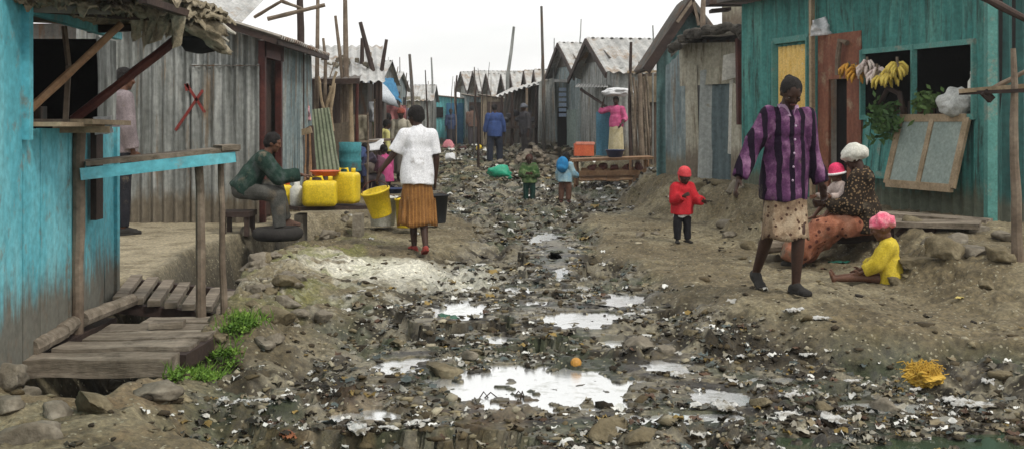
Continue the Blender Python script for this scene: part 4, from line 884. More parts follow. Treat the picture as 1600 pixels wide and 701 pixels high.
for k in range(7):
    p = at(790 + k * 7, 190 - (k % 3) * 6, 32.6); rock((p.x, p.y, p.z), .14, .8, 'sack', pm('stall_goods', [(.04, .04, .05), (.10, .10, .10)], 6), 'dark sack of goods on the counter of the open stall', 'sacks in the open stall', 'sack')
# mound in front
for k in range(70):
    p = Vector((random.gauss(.55, .45), random.uniform(26.5, 29.5), 0)); p.z = hz(p.x, p.y) + random.uniform(0, .5) * max(0, 1 - abs((p.x - .55) / 1.1))
    rock((p.x, p.y, p.z), random.uniform(.06, .17), .7, 'rubble_lump', [stone_m, zinc, plank_grey, stone_m, cream_sheet][k % 5], 'grey lump in the rubbish heap before the open stall', 'lumps in the rubbish heap', 'rubbish')
# ================================================================== RIGHT SIDE
# gabled pair
def gable_house(label, ax, ay, Y0, Y1, px0, hw_px, wm_, big):
    """front gable faces the lane"""
    pass
def lane_gable(label, P0, P1, hw, hr, depth, wm_, rm_, extra=None):
    """P0 far-left base, P1 near-right base of the lane front (world xy); ridge runs away from the lane"""
    P0 = Vector((*P0, 0)); P1 = Vector((*P1, 0)); g = min(hz(P0.x, P0.y), hz(P1.x, P1.y)) - .1
    root = thing('gabled_shack', label, 'shack', ((P0.x + P1.x) / 2, (P0.y + P1.y) / 2, g)); M_ = (P0 + P1) / 2; u = (P1 - P0).normalized(); nrm = Vector((-u.y, u.x, 0))
    if nrm.x < 0: nrm = -nrm
    Z = lambda p, z: (p.x, p.y, g + z)
    W = MB().corr(Z(P0, 0), Z(M_, 0), Z(M_, hr), Z(P0, hw), .2, .02).corr(Z(M_, 0), Z(P1, 0), Z(P1, hw), Z(M_, hr), .2, .02)
    B0, B1 = P0 + nrm * depth, P1 + nrm * depth
    W.corr(Z(P1, 0), Z(B1, 0), Z(B1, hw), Z(P1, hw), .2, .02); W.corr(Z(P0, 0), Z(B0, 0), Z(B0, hw), Z(P0, hw), .2, .02)
    put(W, 'wall', wm_, root)
    ov = -nrm * .3; BM = M_ + nrm * depth; e0 = -u * .25; e1 = u * .25
    Rr = MB().corr(Z(P1 + ov + e1, hw - .12), Z(B1 + e1, hw - .12), Z(BM, hr + .05), Z(M_ + ov, hr + .05), .25, .03, .01)
    Rr.corr(Z(P0 + ov + e0, hw - .12), Z(B0 + e0, hw - .12), Z(BM, hr + .04), Z(M_ + ov, hr + .04), .25, .03, .01); put(Rr, 'roof', rm_, root)
    Ed = MB(); 
    Ed.beam(Z(P1 + ov * 1.02 + e1, hw - .2), Z(M_ + ov * 1.02, hr - .03), .05, .14); Ed.beam(Z(P0 + ov * 1.02 + e0, hw - .2), Z(M_ + ov * 1.02, hr - .03), .05, .14); put(Ed, 'barge_board', wood_dark, root)
    Gb = MB().add([Z(P0 - nrm * .04 + u * .3, hw + .25), Z(P1 - nrm * .04 - u * .3, hw + .25), Z(M_ - nrm * .04, hr - .05), Z(P0 - nrm * .02 + u * .3, hw + .25), Z(P1 - nrm * .02 - u * .3, hw + .25), Z(M_ - nrm * .02, hr - .05)], [(0, 1, 2), (5, 4, 3), (0, 3, 4, 1), (1, 4, 5, 2), (2, 5, 3, 0)])
    put(Gb, 'gable_panel', zinc_dark, root)
    return root, g, u, nrm, P0, P1
r1, g, u, nn, P0, P1 = lane_gable('grey blue gabled shack with blue and white strip curtain, the farther of two', at(866, 200, 34.5).xy, at(911, 200, 30.5).xy, 2.35, 3.25, 6, zinc_blue, roof_pale)
put(MB().box(at(879, 205, 32.6), (.3, .1, 1.4)), 'door', black_m, r1)
cm_ = MB()
for k in range(6): cm_.box(at(879, 140 + k * 8, 32.5), (.22, .06, .1))
put(cm_, 'strip_curtain', pm('curtain_blue', [(.3, .42, .6), (.5, .6, .75)], 4), r1)
put(MB().corr(at(886, 238, 32.2), at(922, 242, 30.0), at(922, 170, 30.0), at(886, 172, 32.2), .2, .02), 'lower_panel', pm('pale_green_sheet', [(.20, .26, .24), (.28, .34, .31)], 2, (3, 3, .5)), r1)
put(MB().box(at(868, 127, 32.5), (.85, .5, .08)), 'canopy', roof_pale, r1)
r2, g, u, nn, P0, P1 = lane_gable('grey gabled shack with blue door and pale roof, the nearer of two', at(908, 200, 30.0).xy, at(962, 200, 26.5).xy, 2.25, 3.05, 7, zinc, roof_pale)
put(MB().box(at(943, 210, 26.9), (.36, .12, 1.1)), 'door', pm('blue_door', [(.06, .17, .25), (.10, .25, .34)], 3, (3, 3, .5)), r2)
put(MB().corr(at(898, 136, 27.5), at(950, 136, 26.0), at(950, 131, 27.6), at(903, 131, 29), .15, .01), 'awning_sheet', roof_pale, r2)
put(MB().pole(at(908, 140, 27.4), at(952, 170, 26.4), .04), 'awning_strut', wood_dark, r2)
FG = [(848, 106, 38), (831, 107, 42), (808, 111, 47), (793, 112, 52), (768, 114, 58), (747, 112, 64), (727, 113, 70)]
# far rows of little gables: gables face the lane, pale roofs run off to the right
for k, (px, py, Y) in enumerate(FG):
    p = at(px, py, Y); ht = p.z
    a_, b_ = at(px - 8, 200, Y + 1.7), at(px + 8, 200, Y - 1.7)
    lane_gable('grey gabled shack in the far row, %s behind the slanting stall roof' % ['nearest', 'second', 'third', 'fourth', 'fifth', 'sixth', 'farthest'][k], a_.xy, b_.xy, ht - .3 - hz(p.x, Y) - .75, ht - hz(p.x, Y) + .05, 5, zinc, roof_pale)
# brown fence with posts
fe = thing('brown_fence', 'dark brown slatted fence panel between the gabled and the patched shacks', 'fence', at(1035, 250, 18.9))
put(MB().planks(at(1004, 256, 24.2), at(1066, 258, 24.8), at(1066, 112, 24.8), at(1004, 116, 24.2), 11, jit=.012), 'fence_board', pm('fence_brown', [(.035, .022, .016), (.07, .05, .036), (.12, .09, .065)], 3, (3, 3, .5)), fe)
put(MB().planks(at(1004, 160, 24.1), at(1062, 160, 24.7), at(1062, 118, 24.7), at(1004, 120, 24.1), 11, jit=.01), 'upper_board', pm('fence_tan', [(.13, .10, .065), (.22, .18, .12)], 3, (3, 3, .5)), fe)
put(MB().beam(at(980, 113, 24.0), at(1072, 111, 24.0), .05, .05), 'top_rail', wood_pale, fe)
bp = thing('slat_bundle', 'upright bundle of thin curved slats beside the brown fence', 'slats', at(1000, 248, 18.2))
for k in range(7): put(MB().pole(at(992 + k * 4.5, 256, 24.0 + k * .02), at(986 + k * 4.0, 116 + (k % 3) * 5, 23.9), .036, .026, .008, 6), 'slat', wood if k % 2 else plank_grey, bp)
# market table with goods
tt = thing('display_table', 'low rough wooden display table with two tiers on the right of the lane', 'table', (2.1, 22.8, .05))
put(MB().beam(at(892, 250, 22.6), at(1018, 246, 22.6), .8, .05), 'tabletop', wood_orange, tt)
put(MB().planks(at(905, 282, 22.1), at(1010, 282, 22.1), at(1012, 262, 22.4), at(908, 262, 22.4), 5, jit=.02), 'lower_tier', wood_orange, tt)
put(MB().beam(at(905, 271, 22.15), at(1008, 270, 22.15), .06, .1), 'crossbar', wood_orange, tt)
for (px, yy) in [(899, 22.3), (1008, 22.3), (985, 22.2), (902, 23.0), (1012, 23.0)]:
    p = at(px, 250, yy); put(MB().pole((p.x, yy, hz(p.x, yy) - .03), (p.x, yy, p.z), .035), 'leg', wood_orange, tt)
for k in range(5):
    p = at(925 + k * 18, 262, 22.4); rock((p.x, p.y, p.z - .02), .11, .8, 'tuber_pile', pm('maroon_goods', [(.10, .035, .03), (.2, .08, .06)], 8), 'small heap of reddish brown goods under the display table top', 'reddish goods under the display table', 'produce')
mb = MB().lathe([(.12, 0), (.15, .02), (.19, .14), (.205, .145), (.2, .16), (.18, .15), (.12, .03)], at(961, 246, 22.6), 24); one(mb, 'dark_basin', blue_pl, 'dark blue basin on the display table before the woman in pink', 'basin', smooth=True)
cr = thing('red_crate', 'orange red crate on the bank left of the display table', 'crate', at(912, 245, 24.0))
put(MB().box(at(912, 234, 24.0), (.42, .4, .26)), 'crate_body', red_pl, cr)
put(MB().box(at(914, 224, 24.0), (.4, .42, .05)), 'crate_lid', pm('salmon_plastic', [(.6, .2, .13), (.7, .33, .25)], 4), cr)
# patched shack
ps = thing('patched_shack', 'patched shack of cream and grey sheets with a sagging dark roof edge', 'shack', at(1105, 280, 17.3))
put(MB().corr(at(1062, 135, 17.8), at(1152, 130, 16.9), at(1150, 66, 16.9), at(1062, 68, 17.8), .5, .012, wob=.03), 'upper_sheet', cream_sheet, ps)
put(MB().corr(at(1040, 272, 18.6), at(1074, 280, 17.9), at(1074, 72, 17.9), at(1040, 104, 18.6), .18, .015), 'side_sheet', zinc_blue, ps)
put(MB().corr(at(1072, 272, 17.7), at(1092, 272, 17.5), at(1088, 104, 17.5), at(1070, 98, 17.7), .3, .015, ragged=.15), 'wall_sheet', cream_sheet, ps, 'cream strip')
put(MB().corr(at(1090, 285, 17.45), at(1112, 287, 17.3), at(1114, 106, 17.3), at(1094, 110, 17.45), .3, .015, ragged=.1), 'wall_sheet', pm('grey_strip', [(.24, .26, .25), (.36, .38, .36)], 2, (3, 3, .5), grime=((.2, .16, .1), 3, .62), splash=((.17, .14, .10), -2, -1.2)), ps, 'pale grey strip')
put(MB().corr(at(1110, 285, 17.35), at(1145, 280, 17.05), at(1143, 80, 17.05), at(1112, 82, 17.35), .16, .015), 'wall_sheet', pm('slate_sheet', [(.07, .10, .11), (.12, .16, .17)], 2, (3, 3, .5)), ps, 'dark slate strip')
put(MB().corr(at(1128, 124, 16.9), at(1150, 124, 16.85), at(1150, 84, 16.85), at(1130, 84, 16.9), .4, .01, ragged=.1), 'wall_sheet', pm('pale_scrap_sheet', [(.42, .41, .36), (.56, .55, .5)], 3), ps, 'small pale scrap')
put(MB().corr(at(1137, 240, 16.95), at(1146, 240, 16.9), at(1146, 125, 16.9), at(1140, 125, 16.95), .3, .01, ragged=.1), 'wall_sheet', MATS['pale_scrap_sheet'], ps, 'narrow pale strip')
put(MB().corr(at(1142, 285, 16.9), at(1160, 285, 16.6), at(1158, 128, 16.6), at(1144, 128, 16.9), .3, .01, ragged=.1), 'wall_sheet', cream_sheet, ps, 'cream strip by the corner post')
put(MB().beam(at(1159, 195, 16.5), at(1157, 60, 16.5), .16, .13), 'corner_post', maroon, ps)
put(MB().box((4.3, 19.3, 1.5), (2.4, 3.6, 2.4)), 'inner_wall', zinc_dark, ps)
G = []
line = [(1046, 74), (1062, 60), (1080, 50), (1100, 45), (1125, 42), (1148, 42), (1160, 50), (1170, 66)]
for k, (px, py) in enumerate(line):
    Yk = 17.6 - 1.1 * k / 7; a = at(px, py, Yk); G.append([tuple(a + Vector((0, -.15, -.12 + random.uniform(-.03, .03)))), tuple(a + Vector((0, -.1, .03))), tuple(a + Vector((.6, 1.2, .10))), tuple(a + Vector((1.5, 3.0, .15)))])
put(MB().grid(np.array(G), (0, 0, -.04)), 'roof', pm('roof_ragged', [(.05, .045, .04), (.12, .11, .09), (.2, .18, .15)], 5, bump=.8), ps)
thm = MB()
for k in range(60):
    t_ = random.random() * 7; i_ = min(6, int(t_)); px = line[i_][0] + (line[i_ + 1][0] - line[i_][0]) * (t_ - i_); py = line[i_][1] + (line[i_ + 1][1] - line[i_][1]) * (t_ - i_); a = at(px, py, 17.4 - 1.1 * t_ / 7)
    thm.ell((a.x, a.y - .15, a.z - .04 + random.uniform(-.05, .04)), (random.uniform(.05, .12), .06, random.uniform(.03, .07)), nu=7, nv=5)
put(thm, 'roof_edge', pm('edge_litter', [(.03, .028, .025), (.09, .08, .065)], 6, bump=.8), ps)
# gabled shack behind patched one
bg_ = thing('teal_gabled_shack', 'teal shack with a dark rising gable edge behind the patched one', 'shack', at(1050, 250, 20))
a0, ap, rt = at(1016, 102, 19.8), at(1078, 6, 19.8), at(1150, 100, 19.8); zb = .4
W = MB().corr((a0.x + .12, 19.85, zb), (ap.x, 19.85, zb), (ap.x, 19.85, ap.z - .05), (a0.x + .12, 19.85, a0.z + .05), .16, .015).corr((ap.x, 19.85, zb), (rt.x, 19.85, zb), (rt.x, 19.85, rt.z), (ap.x, 19.85, ap.z - .05), .16, .015)
put(W, 'wall', pm('grey_teal_sheet', [(.08, .17, .17), (.15, .25, .25)], 2, (3, 3, .5)), bg_)
put(MB().corr(a0 + Vector((-.1, -.3, -.1)), a0 + Vector((-.1, 1.2, -.1)), ap + Vector((0, 1.2, .05)), ap + Vector((0, -.3, .05)), .2, .03, .06).corr(rt + Vector((0, -.3, 0)), rt + Vector((0, 1.2, 0)), ap + Vector((0, 1.2, .06)), ap + Vector((0, -.3, .06)), .2, .03, .06), 'roof', zinc_dark, bg_)
put(MB().beam(a0 + Vector((-.12, -.36, -.12)), ap + Vector((0, -.36, 0)), .06, .16), 'barge_board', wood_dark, bg_)
put(MB().beam(at(1058, 35, 19.3), at(1083, 0, 19.3), .04, .05).beam(at(1083, 0, 19.3), at(1092, 40, 19.3), .04, .05), 'loose_rafter', wood, bg_)
# shack above / behind teal kiosk (dark eaves at the top)
tk = thing('tall_rear_shack', 'taller weathered building showing above the patched roof left of the teal kiosk', 'shack', at(1150, 60, 21))
put(MB().corr(at(1128, 100, 20.5), at(1180, 100, 20.5), at(1180, 6, 20.5), at(1128, 6, 20.5), .4, .012), 'wall', cream_sheet, tk)
put(MB().beam(at(1105, 4, 19.9), at(1185, 3, 19.9), .5, .12).beam(at(1110, 18, 20.1), at(1140, 15, 20.1), .3, .06), 'eave_board', wood_dark, tk)

# ---- teal kiosk
O_ = Vector((4.94, 11.3, 0)); U_ = Vector((-.322, .947, 0)); NO = Vector((-.947, -.322, 0))
def K(u, z, off=0.0): p = O_ + U_ * u + NO * off; return (p.x, p.y, z)
kz = .33
ki = thing('teal_kiosk', 'teal painted corrugated kiosk with open serving window and hanging shutters', 'kiosk', (4.6, 12.5, kz))
W = MB()
pk = .17; _kn = [0]
def kw(u0, u1, z0, z1, off=0): u0 -= .03; u1 += .03; _kn[0] += .0035; off = off + _kn[0] % .012; W.corr(K(u1, z0, off), K(u0, z0, off), K(u0, z1, off), K(u1, z1, off), pk, .022, wob=.018)
pk = .17; kw(0, .2, .2, 3.1); kw(.2, 2.1, .2, 1.46); kw(.2, 2.1, 2.24, 3.1); kw(2.99, 3.25, .2, 3.1); kw(3.25, 4.0, 2.42, 3.1); kw(4.0, 4.9, .2, 3.1); kw(2.1, 2.99, 2.5, 3.1)
put(W, 'front_wall', teal_paint, ki)
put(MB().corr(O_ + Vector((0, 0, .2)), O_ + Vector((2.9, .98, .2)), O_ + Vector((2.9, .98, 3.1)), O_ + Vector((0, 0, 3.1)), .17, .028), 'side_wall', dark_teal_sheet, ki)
put(MB().beam(K(0, .2, .02), K(0, 3.0, .02), .10, .10), 'corner_post', teal_trim, ki)
F_ = MB(); F_.beam(K(.2, 2.24, .03), K(2.12, 2.24, .03), .04, .06); F_.beam(K(.2, 1.45, .03), K(2.12, 1.45, .03), .06, .06)
for u_ in (.22, 1.17, 2.1): F_.beam(K(u_, 1.44, .03), K(u_, 2.26, .03), .05, .06)
put(F_, 'window_frame', teal_trim, ki)
# inner box, interior shade put into its black colour
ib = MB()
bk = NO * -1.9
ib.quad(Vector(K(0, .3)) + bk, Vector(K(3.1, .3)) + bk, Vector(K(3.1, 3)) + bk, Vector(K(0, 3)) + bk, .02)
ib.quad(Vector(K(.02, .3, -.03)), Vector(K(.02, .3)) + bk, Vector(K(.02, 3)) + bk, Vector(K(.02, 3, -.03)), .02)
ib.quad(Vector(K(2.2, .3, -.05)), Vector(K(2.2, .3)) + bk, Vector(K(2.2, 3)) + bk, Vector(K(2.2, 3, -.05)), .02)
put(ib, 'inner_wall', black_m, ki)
put(MB().quad(K(-.2, 3.12, .35), K(5.1, 3.12, .35), Vector(K(5.1, 3.3, -2.2)), Vector(K(-.2, 3.3, -2.2)), .05), 'roof', zinc_dark, ki)
put(MB().quad(K(2.1, 1.46, -.02), K(.22, 1.46, -.02), K(.22, 1.46, -.25), K(2.1, 1.46, -.25), .02), 'inner_shelf', wood_dark, ki)
for k in range(10):
    p = K(.45 + k * .16, 1.52, -.14); h_ = random.uniform(.06, .16); one(MB().box((p[0], p[1], 1.485 + h_ / 2), (.07, .07, h_)), 'packet', [wood_dark, zinc_dark, maroon][k % 3], 'small dark packet on the shelf inside the kiosk window', 'packet', 'packets inside the kiosk window')
for (u_, z_, s_) in [(1.0, 1.9, .05), (.9, 1.98, .04), (.6, 1.85, .04), (1.8, 1.65, .05)]: pass
# shutters
def shutter(u0, u1, zt, zb, tilt, framem, panem, label, mid=True, nm='shutter'):
    T0, T1 = Vector(K(u0, zt, .05)), Vector(K(u1, zt, .05)); B0, B1 = Vector(K(u0, zb, .05 + tilt)), Vector(K(u1, zb, .05 + tilt))
    fw = .085; F = MB(); F.beam(T0, T1, .04, fw); F.beam(B0, B1, .04, fw)
    F.beam(T0, B0, fw, .035, up=NO); F.beam(T1, B1, fw, .035, up=NO)
    if mid: F.beam((T0 + T1) / 2, (B0 + B1) / 2, fw * .8, .03, up=NO)
    s = put(F, nm, framem, ki, label)
    k_ = .06; in0 = T0.lerp(T1, k_).lerp(B0.lerp(B1, k_), k_); 
    put(MB().quad(B0 - NO * .0, B1, T1, T0, .008), 'panel', panem, s)
shutter(1.36, .30, 1.44, .70, .20, wood_pale, pm('grey_green_pane', [(.20, .25, .23), (.27, .32, .29)], 3), 'pale wooden framed shutter')
shutter(1.92, 1.44, 1.44, .78, .10, teal_trim, teal_paint, 'teal shutter', mid=True)
# yellow curtained window
put(MB().beam(K(3.22, .4, .03), K(3.22, 2.5, .03), .06, .08).beam(K(4.03, .4, .03), K(4.03, 2.5, .03), .06, .08).beam(K(3.2, 2.5, .03), K(4.05, 2.5, .03), .06, .08), 'doorframe', teal_trim, ki)
G = bilin(K(3.98, 1.0), K(3.28, 1.0), K(3.28, 2.42), K(3.98, 2.42), 30, 4); G += np.array(NO)[None, None, :] * (.02 * np.sin(np.linspace(0, 40, 30)))[:, None, None]
put(MB().grid(G, tuple(NO * -.01)), 'curtain', pm('yellow_curtain', [(.62, .40, .10), (.76, .54, .20)], 6, (3, 3, 1), dots=(9, .12, (.62, .5, .28))), ki, smooth=True)
put(MB().quad(K(3.98, .2, -.02), K(3.28, .2, -.02), K(3.28, 1.05, -.02), K(3.98, 1.05, -.02), .02), 'door', teal_paint, ki)
# red brown door panel
rb_ = MB(); rb_.quad(K(2.99, .2, .05), K(2.76, .2, .05), K(2.76, 2.5, .05), K(2.99, 2.5, .05), .04); rb_.quad(K(2.38, .2, .05), K(2.1, .2, .05), K(2.1, 2.5, .05), K(2.38, 2.5, .05), .04); rb_.quad(K(2.76, 1.93, .05), K(2.38, 1.93, .05), K(2.38, 2.5, .05), K(2.76, 2.5, .05), .04)
put(rb_, 'door_surround', redbrown, ki)
put(MB().quad(K(2.8, .2, -.1), K(2.34, .2, -.1), K(2.34, 2.0, -.1), K(2.8, 2.0, -.1), .03), 'door', black_m, ki, 'black sheet as shade in the narrow doorway')  # open doorway: its shade is this black sheet, not a door leaf
put(MB().beam(K(3.0, .2, .12), K(3.02, 3.1, .12), .055, .055), 'door_post', wood_pale, ki)
put(MB().tube([K(2.3, 2.36, .1), K(2.42, 2.4, .12), K(2.46, 2.2, .12), K(2.5, 1.98, .1)], .035, 7), 'rolled_strap', wood, ki)
p = Vector(K(2.85, 2.6, .1)); G = bilin(p + Vector((-.14, 0, -.12)), p + Vector((.14, 0, -.1)), p + Vector((.08, 0, .14)), p + Vector((-.12, 0, .08)), 9, 9); G[..., 1] += (fbm(G[..., 0] * 3, G[..., 2] * 3, 4, 3) - .5) * .25
one(MB().grid(G, (0, .01, 0)), 'white_bag', white_cloth, 'crumpled white bag stuck at the top of the brown door surround', 'bag', smooth=True)
# bananas hanging
def bunch(c, n, s, m, label, spread=.12):
    root = thing('banana_bunch', label, 'bananas', c, 'banana bunches hanging in the kiosk window'); c = Vector(c)
    st_ = MB().tube([c + Vector((0, 0, .10)), c + Vector((.01, 0, -.05))], [.015, .02], 7); put(st_, 'stem', wood, root)
    M2 = MB()
    for k in range(n):
        a = 2 * math.pi * k / n + random.uniform(-.2, .2); d = Vector((math.cos(a), math.sin(a) * .6, 0)); z0 = random.uniform(-.06, .06)
        P_ = [c + Vector((0, 0, z0)), c + d * s * .5 + Vector((0, 0, z0 + .01)), c + d * s * .95 + Vector((0, 0, z0 - s * .35)), c + d * s + Vector((0, 0, z0 - s * .85))]
        M2.tube(P_, [.010, .018, .019, .007], 7)
    put(M2, 'fruit', m, root, smooth=True)
ban_y = pm('ripe_banana', [(.62, .45, .07), (.75, .60, .14)], 6, rough=.55, grime=((.25, .14, .03), 6, .64)); ban_o = pm('orange_banana', [(.50, .22, .02), (.66, .36, .05)], 6, rough=.55, grime=((.2, .1, .02), 6, .62)); ban_p = pm('pink_white_banana', [(.55, .42, .40), (.70, .62, .55)], 6)
for (u_, z_, m, l) in [(2.10, 2.02, ban_o, 'leftmost orange bunch'), (1.96, 2.0, ban_o, 'second orange bunch beside the window edge')]: bunch(K(u_, z_, .22), 12, .12, m, l + ' hanging at the brown door side')
for (u_, z_, m, l) in [(1.78, 2.06, ban_p, 'pale pink wrapped bunch left of the yellow ones'), (1.60, 1.97, ban_p, 'pale pinkish bunch in the middle of the string'), (1.50, 1.88, ban_y, 'lowest bright yellow bunch'), (1.34, 1.95, ban_y, 'bright yellow bunch right of the lowest'), (1.24, 2.03, ban_y, 'rightmost yellow bunch under the window frame')]: bunch(K(u_, z_, .2), 13, .12, m, l + ' in the kiosk window')
# leafy greens
def leaves(c, n, rx, rz_, m, label):
    M2 = MB(); c = Vector(c)
    for k in range(n):
        p = c + Vector((random.gauss(0, rx * .5), random.gauss(0, .06), random.gauss(0, rz_ * .5))); d = Vector((random.uniform(-1, 1), random.uniform(-1, .3), random.uniform(-.9, .6))).normalized() * random.uniform(.06, .13)
        s_ = d.cross(Vector((0, 1, .3))).normalized() * .022
        M2.add([p, p + d * .5 + s_, p + d, p + d * .5 - s_], [(0, 1, 2, 3)])
    return one(M2, 'leafy_greens', m, label, 'vegetables')
gr_ = pm('dark_leaf', [(.02, .05, .015), (.05, .11, .03), (.10, .17, .05)], 8, rough=.6, bump=0)
leaves(K(1.42, 1.42, .22), 260, .17, .20, gr_, 'dark leafy greens spilling over the kiosk sill above the teal shutter')
leaves(K(.98, 1.62, .04), 110, .13, .13, pm('light_leaf', [(.06, .12, .03), (.14, .22, .07)], 8, bump=0), 'lighter leafy greens standing behind the window post')
mb = MB().tube([K(1.25, 1.5, .1), K(1.3, 1.72, .12), K(1.5, 1.78, .12), K(1.6, 1.6, .15)], .035, 8); one(mb, 'root_bundle', wood_dark, 'curved dark roots lying on the sill among the greens', 'roots', smooth=True)
# white sack and bottle
bm = bmesh.new(); bmesh.ops.create_icosphere(bm, subdivisions=4, radius=1); v = np.array([q.co[:] for q in bm.verts]); f = [tuple(q.index for q in g.verts) for g in bm.faces]; bm.free()
v2 = v * (1 + .8 * noise3(v + 11, 1.5) + .3 * noise3(v + 2, 4))[:, None]; v2[:, 0] *= 1 - .25 * v2[:, 2]
mb = MB().add(v2 * np.array([.20, .13, .15]) + np.array(K(.48, 1.60, .02)), f); one(mb, 'white_sack', pm('white_sacking', [(.36, .37, .35), (.55, .56, .54)], 6, bump=.6), 'lumpy white sack on the right end of the kiosk sill', 'sack', smooth=True)
bo = thing('white_bottle', 'upright white bottle behind the sack in the kiosk window', 'bottle', K(.33, 1.7, 0)); p = Vector(K(.33, 1.6, -.04))
put(MB().lathe([(.04, 0), (.045, .02), (.045, .22), (.02, .26), (.018, .3)], p, 16), 'bottle_body', white_pl, bo, smooth=True); put(MB().lathe([(.022, 0), (.022, .03)], p + Vector((0, 0, .3)), 12), 'cap', white_pl, bo)
# step planks before kiosk
bb_ = thing('step_boards', 'worn step boards resting on stones before the teal kiosk', 'step', (4.2, 11.2, .3))
put(MB().beam(at(1372, 347, 10.9), at(1532, 351, 10.5), .5, .045), 'plank', plank_grey, bb_)
put(MB().beam(at(1385, 334, 11.6), at(1545, 346, 11.0), .35, .04), 'plank', plank_grey, bb_)
put(MB().box(at(1405, 362, 10.8), (.2, .3, .15)), 'support_block', stone_m, bb_); put(MB().box(at(1520, 364, 10.6), (.2, .3, .15)), 'support_block', stone_m, bb_)
# stick pile / planks near purple woman
lb_ = thing('log_seat', 'low seat of rough logs where the woman in the white headwrap sits', 'log seat', (3.3, 10.8, .1))
put(MB().pole((2.55, 11.2, .30), (3.75, 10.75, .36), .075, .06, .02, 10), 'log', plank_grey, lb_)
put(MB().pole((3.1, 10.95, .28), (4.1, 10.6, .33), .10, .09, .015, 10), 'log', wood_dark, lb_)
put(MB().pole((2.45, 10.85, .16), (3.2, 10.9, .20), .07, .05, .03, 9), 'log', plank_grey, lb_)
for (x, y, s) in [(2.65, 11.1, .15), (3.5, 10.85, .16), (3.95, 10.7, .15), (2.9, 10.9, .12)]: rock((x, y, hz(x, y) - .02), s, .8)
# neighbour stall at right edge
rs = thing('corner_stall', 'rough pole stall with a narrow shelf at the right edge beside the kiosk', 'stall', (4.1, 8.9, .1))
put(MB().pole((4.10, 8.9, hz(4.1, 8.9) - .1), at(1583, 76, 8.9), .05, .022, .004, 9), 'post', wood, rs)
put(MB().beam(at(1503, 143, 9.3), at(1690, 128, 8.7), .16, .035), 'shelf', wood_pale, rs)
put(MB().beam(at(1500, 146, 9.3), at(1640, 140, 8.6), .03, .03), 'shelf_edge', wood_dark, rs)
put(MB().pole(at(1548, 141, 9.2), at(1640, 92, 9.0), .022), 'brace', wood, rs)
put(MB().box(at(1543, 150, 9.1), (.1, .05, .06), Matrix.Rotation(R(45), 3, 'Y')), 'bracket', wood_dark, rs)
put(MB().pole(at(1530, -8, 9.2), at(1625, 42, 9.0), .035), 'roof_pole', wood_dark, rs)
put(MB().pole((5.1, 8.6, .1), (5.1, 8.6, 2.3), .05), 'post', wood, rs)
# blue-green bag in the lane
p = at(790, 262, 27.5)
bm = bmesh.new(); bmesh.ops.create_icosphere(bm, subdivisions=3, radius=1); v = np.array([q.co[:] for q in bm.verts]); f = [tuple(q.index for q in g.verts) for g in bm.faces]; bm.free()
v = v * (1 + .6 * noise3(v + 4, 1.8) + .4 * noise3(v + 9, 4))[:, None]
one(MB().add(v * np.array([.26, .2, .17]) + np.array([p.x - .1, 24.5, hz(p.x, 24.5) + .13]), f), 'green_bag', green_bagm, 'bright green plastic bag on the ground beside the man in blue', 'bag', smooth=True)
for (px, py, Y, s, m, l, c_) in [(748, 208, 40, .17, yellow_pl, 'small yellow can standing in the rubble far down the lane', 'can'), (700, 214, 42, .28, pink_cloth, 'pinkish cloth heap far down the lane before the teal shack', 'cloth heap'), (723, 218, 40, .2, maroon, 'dark red cloth heap far down the lane', 'cloth heap'),
                              (703, 245, 30, .22, white_cloth, 'white tub lying in the rubble behind the woman in white', 'tub')]:
    p = at(px, py, Y); rock((p.x, Y, hz(p.x, Y)), s, .9, 'cloth_heap' if c_ == 'cloth heap' else c_, m, l, None, c_)

for k in range(22):
    px = random.choice([random.uniform(596, 690), random.uniform(700, 862), random.uniform(600, 640)]); Y = random.uniform(27, 60); top = random.uniform(88, 140); b_ = at(px, 190, Y); t_ = at(px + random.uniform(-7, 7), top, Y)
    g = hz(b_.x, Y); md = b_.lerp(t_, .5) + Vector((random.uniform(-.1, .1), 0, 0)); r_ = random.uniform(.018, .04)
    one(MB().tube([(b_.x, Y, g - .05), b_, md, t_], [r_, r_, r_ * .8, r_ * .5], 6), 'thin_pole', [wood, zinc_dark, wood_dark][k % 3], 'thin uneven pole sticking up among the distant shacks', 'pole', 'thin poles among the distant shacks')
for k in range(14):
    p = at(random.uniform(500, 598), random.uniform(88, 118), 22.5 + random.uniform(-.5, .5)); p.z = 2.15 + (p.y - 20.9) * .262 + .05; rock((p.x, p.y, p.z), random.uniform(.05, .1), .7, 'roof_stone', None, 'stone weighing down the broad pale roof left of the lane', 'stones on the pale roof')
# ------------------------------------------------------------------ air
hm_ = bpy.data.materials.new('pale_air'); hm_.use_nodes = True; t = hm_.node_tree; t.nodes.clear(); pv = t.nodes.new('ShaderNodeVolumePrincipled'); ou = t.nodes.new('ShaderNodeOutputMaterial')
pv.inputs['Color'].default_value = (.93, .95, .96, 1); pv.inputs['Density'].default_value = .0010; pv.inputs['Anisotropy'].default_value = .2; t.links.new(pv.outputs[0], ou.inputs['Volume'])
me = bpy.data.meshes.new('haze'); bmh = bmesh.new(); bmesh.ops.create_cube(bmh, size=1); bmh.to_mesh(me); bmh.free(); me.materials.append(hm_)
hz_ = bpy.data.objects.new('haze', me); COL.objects.link(hz_); hz_.location = (0, 735, 4.25); hz_.scale = (1900, 1560, 11.5); hz_['kind'] = 'stuff'; hz_['label'] = 'thin pale air over the lane'; hz_['category'] = 'haze'
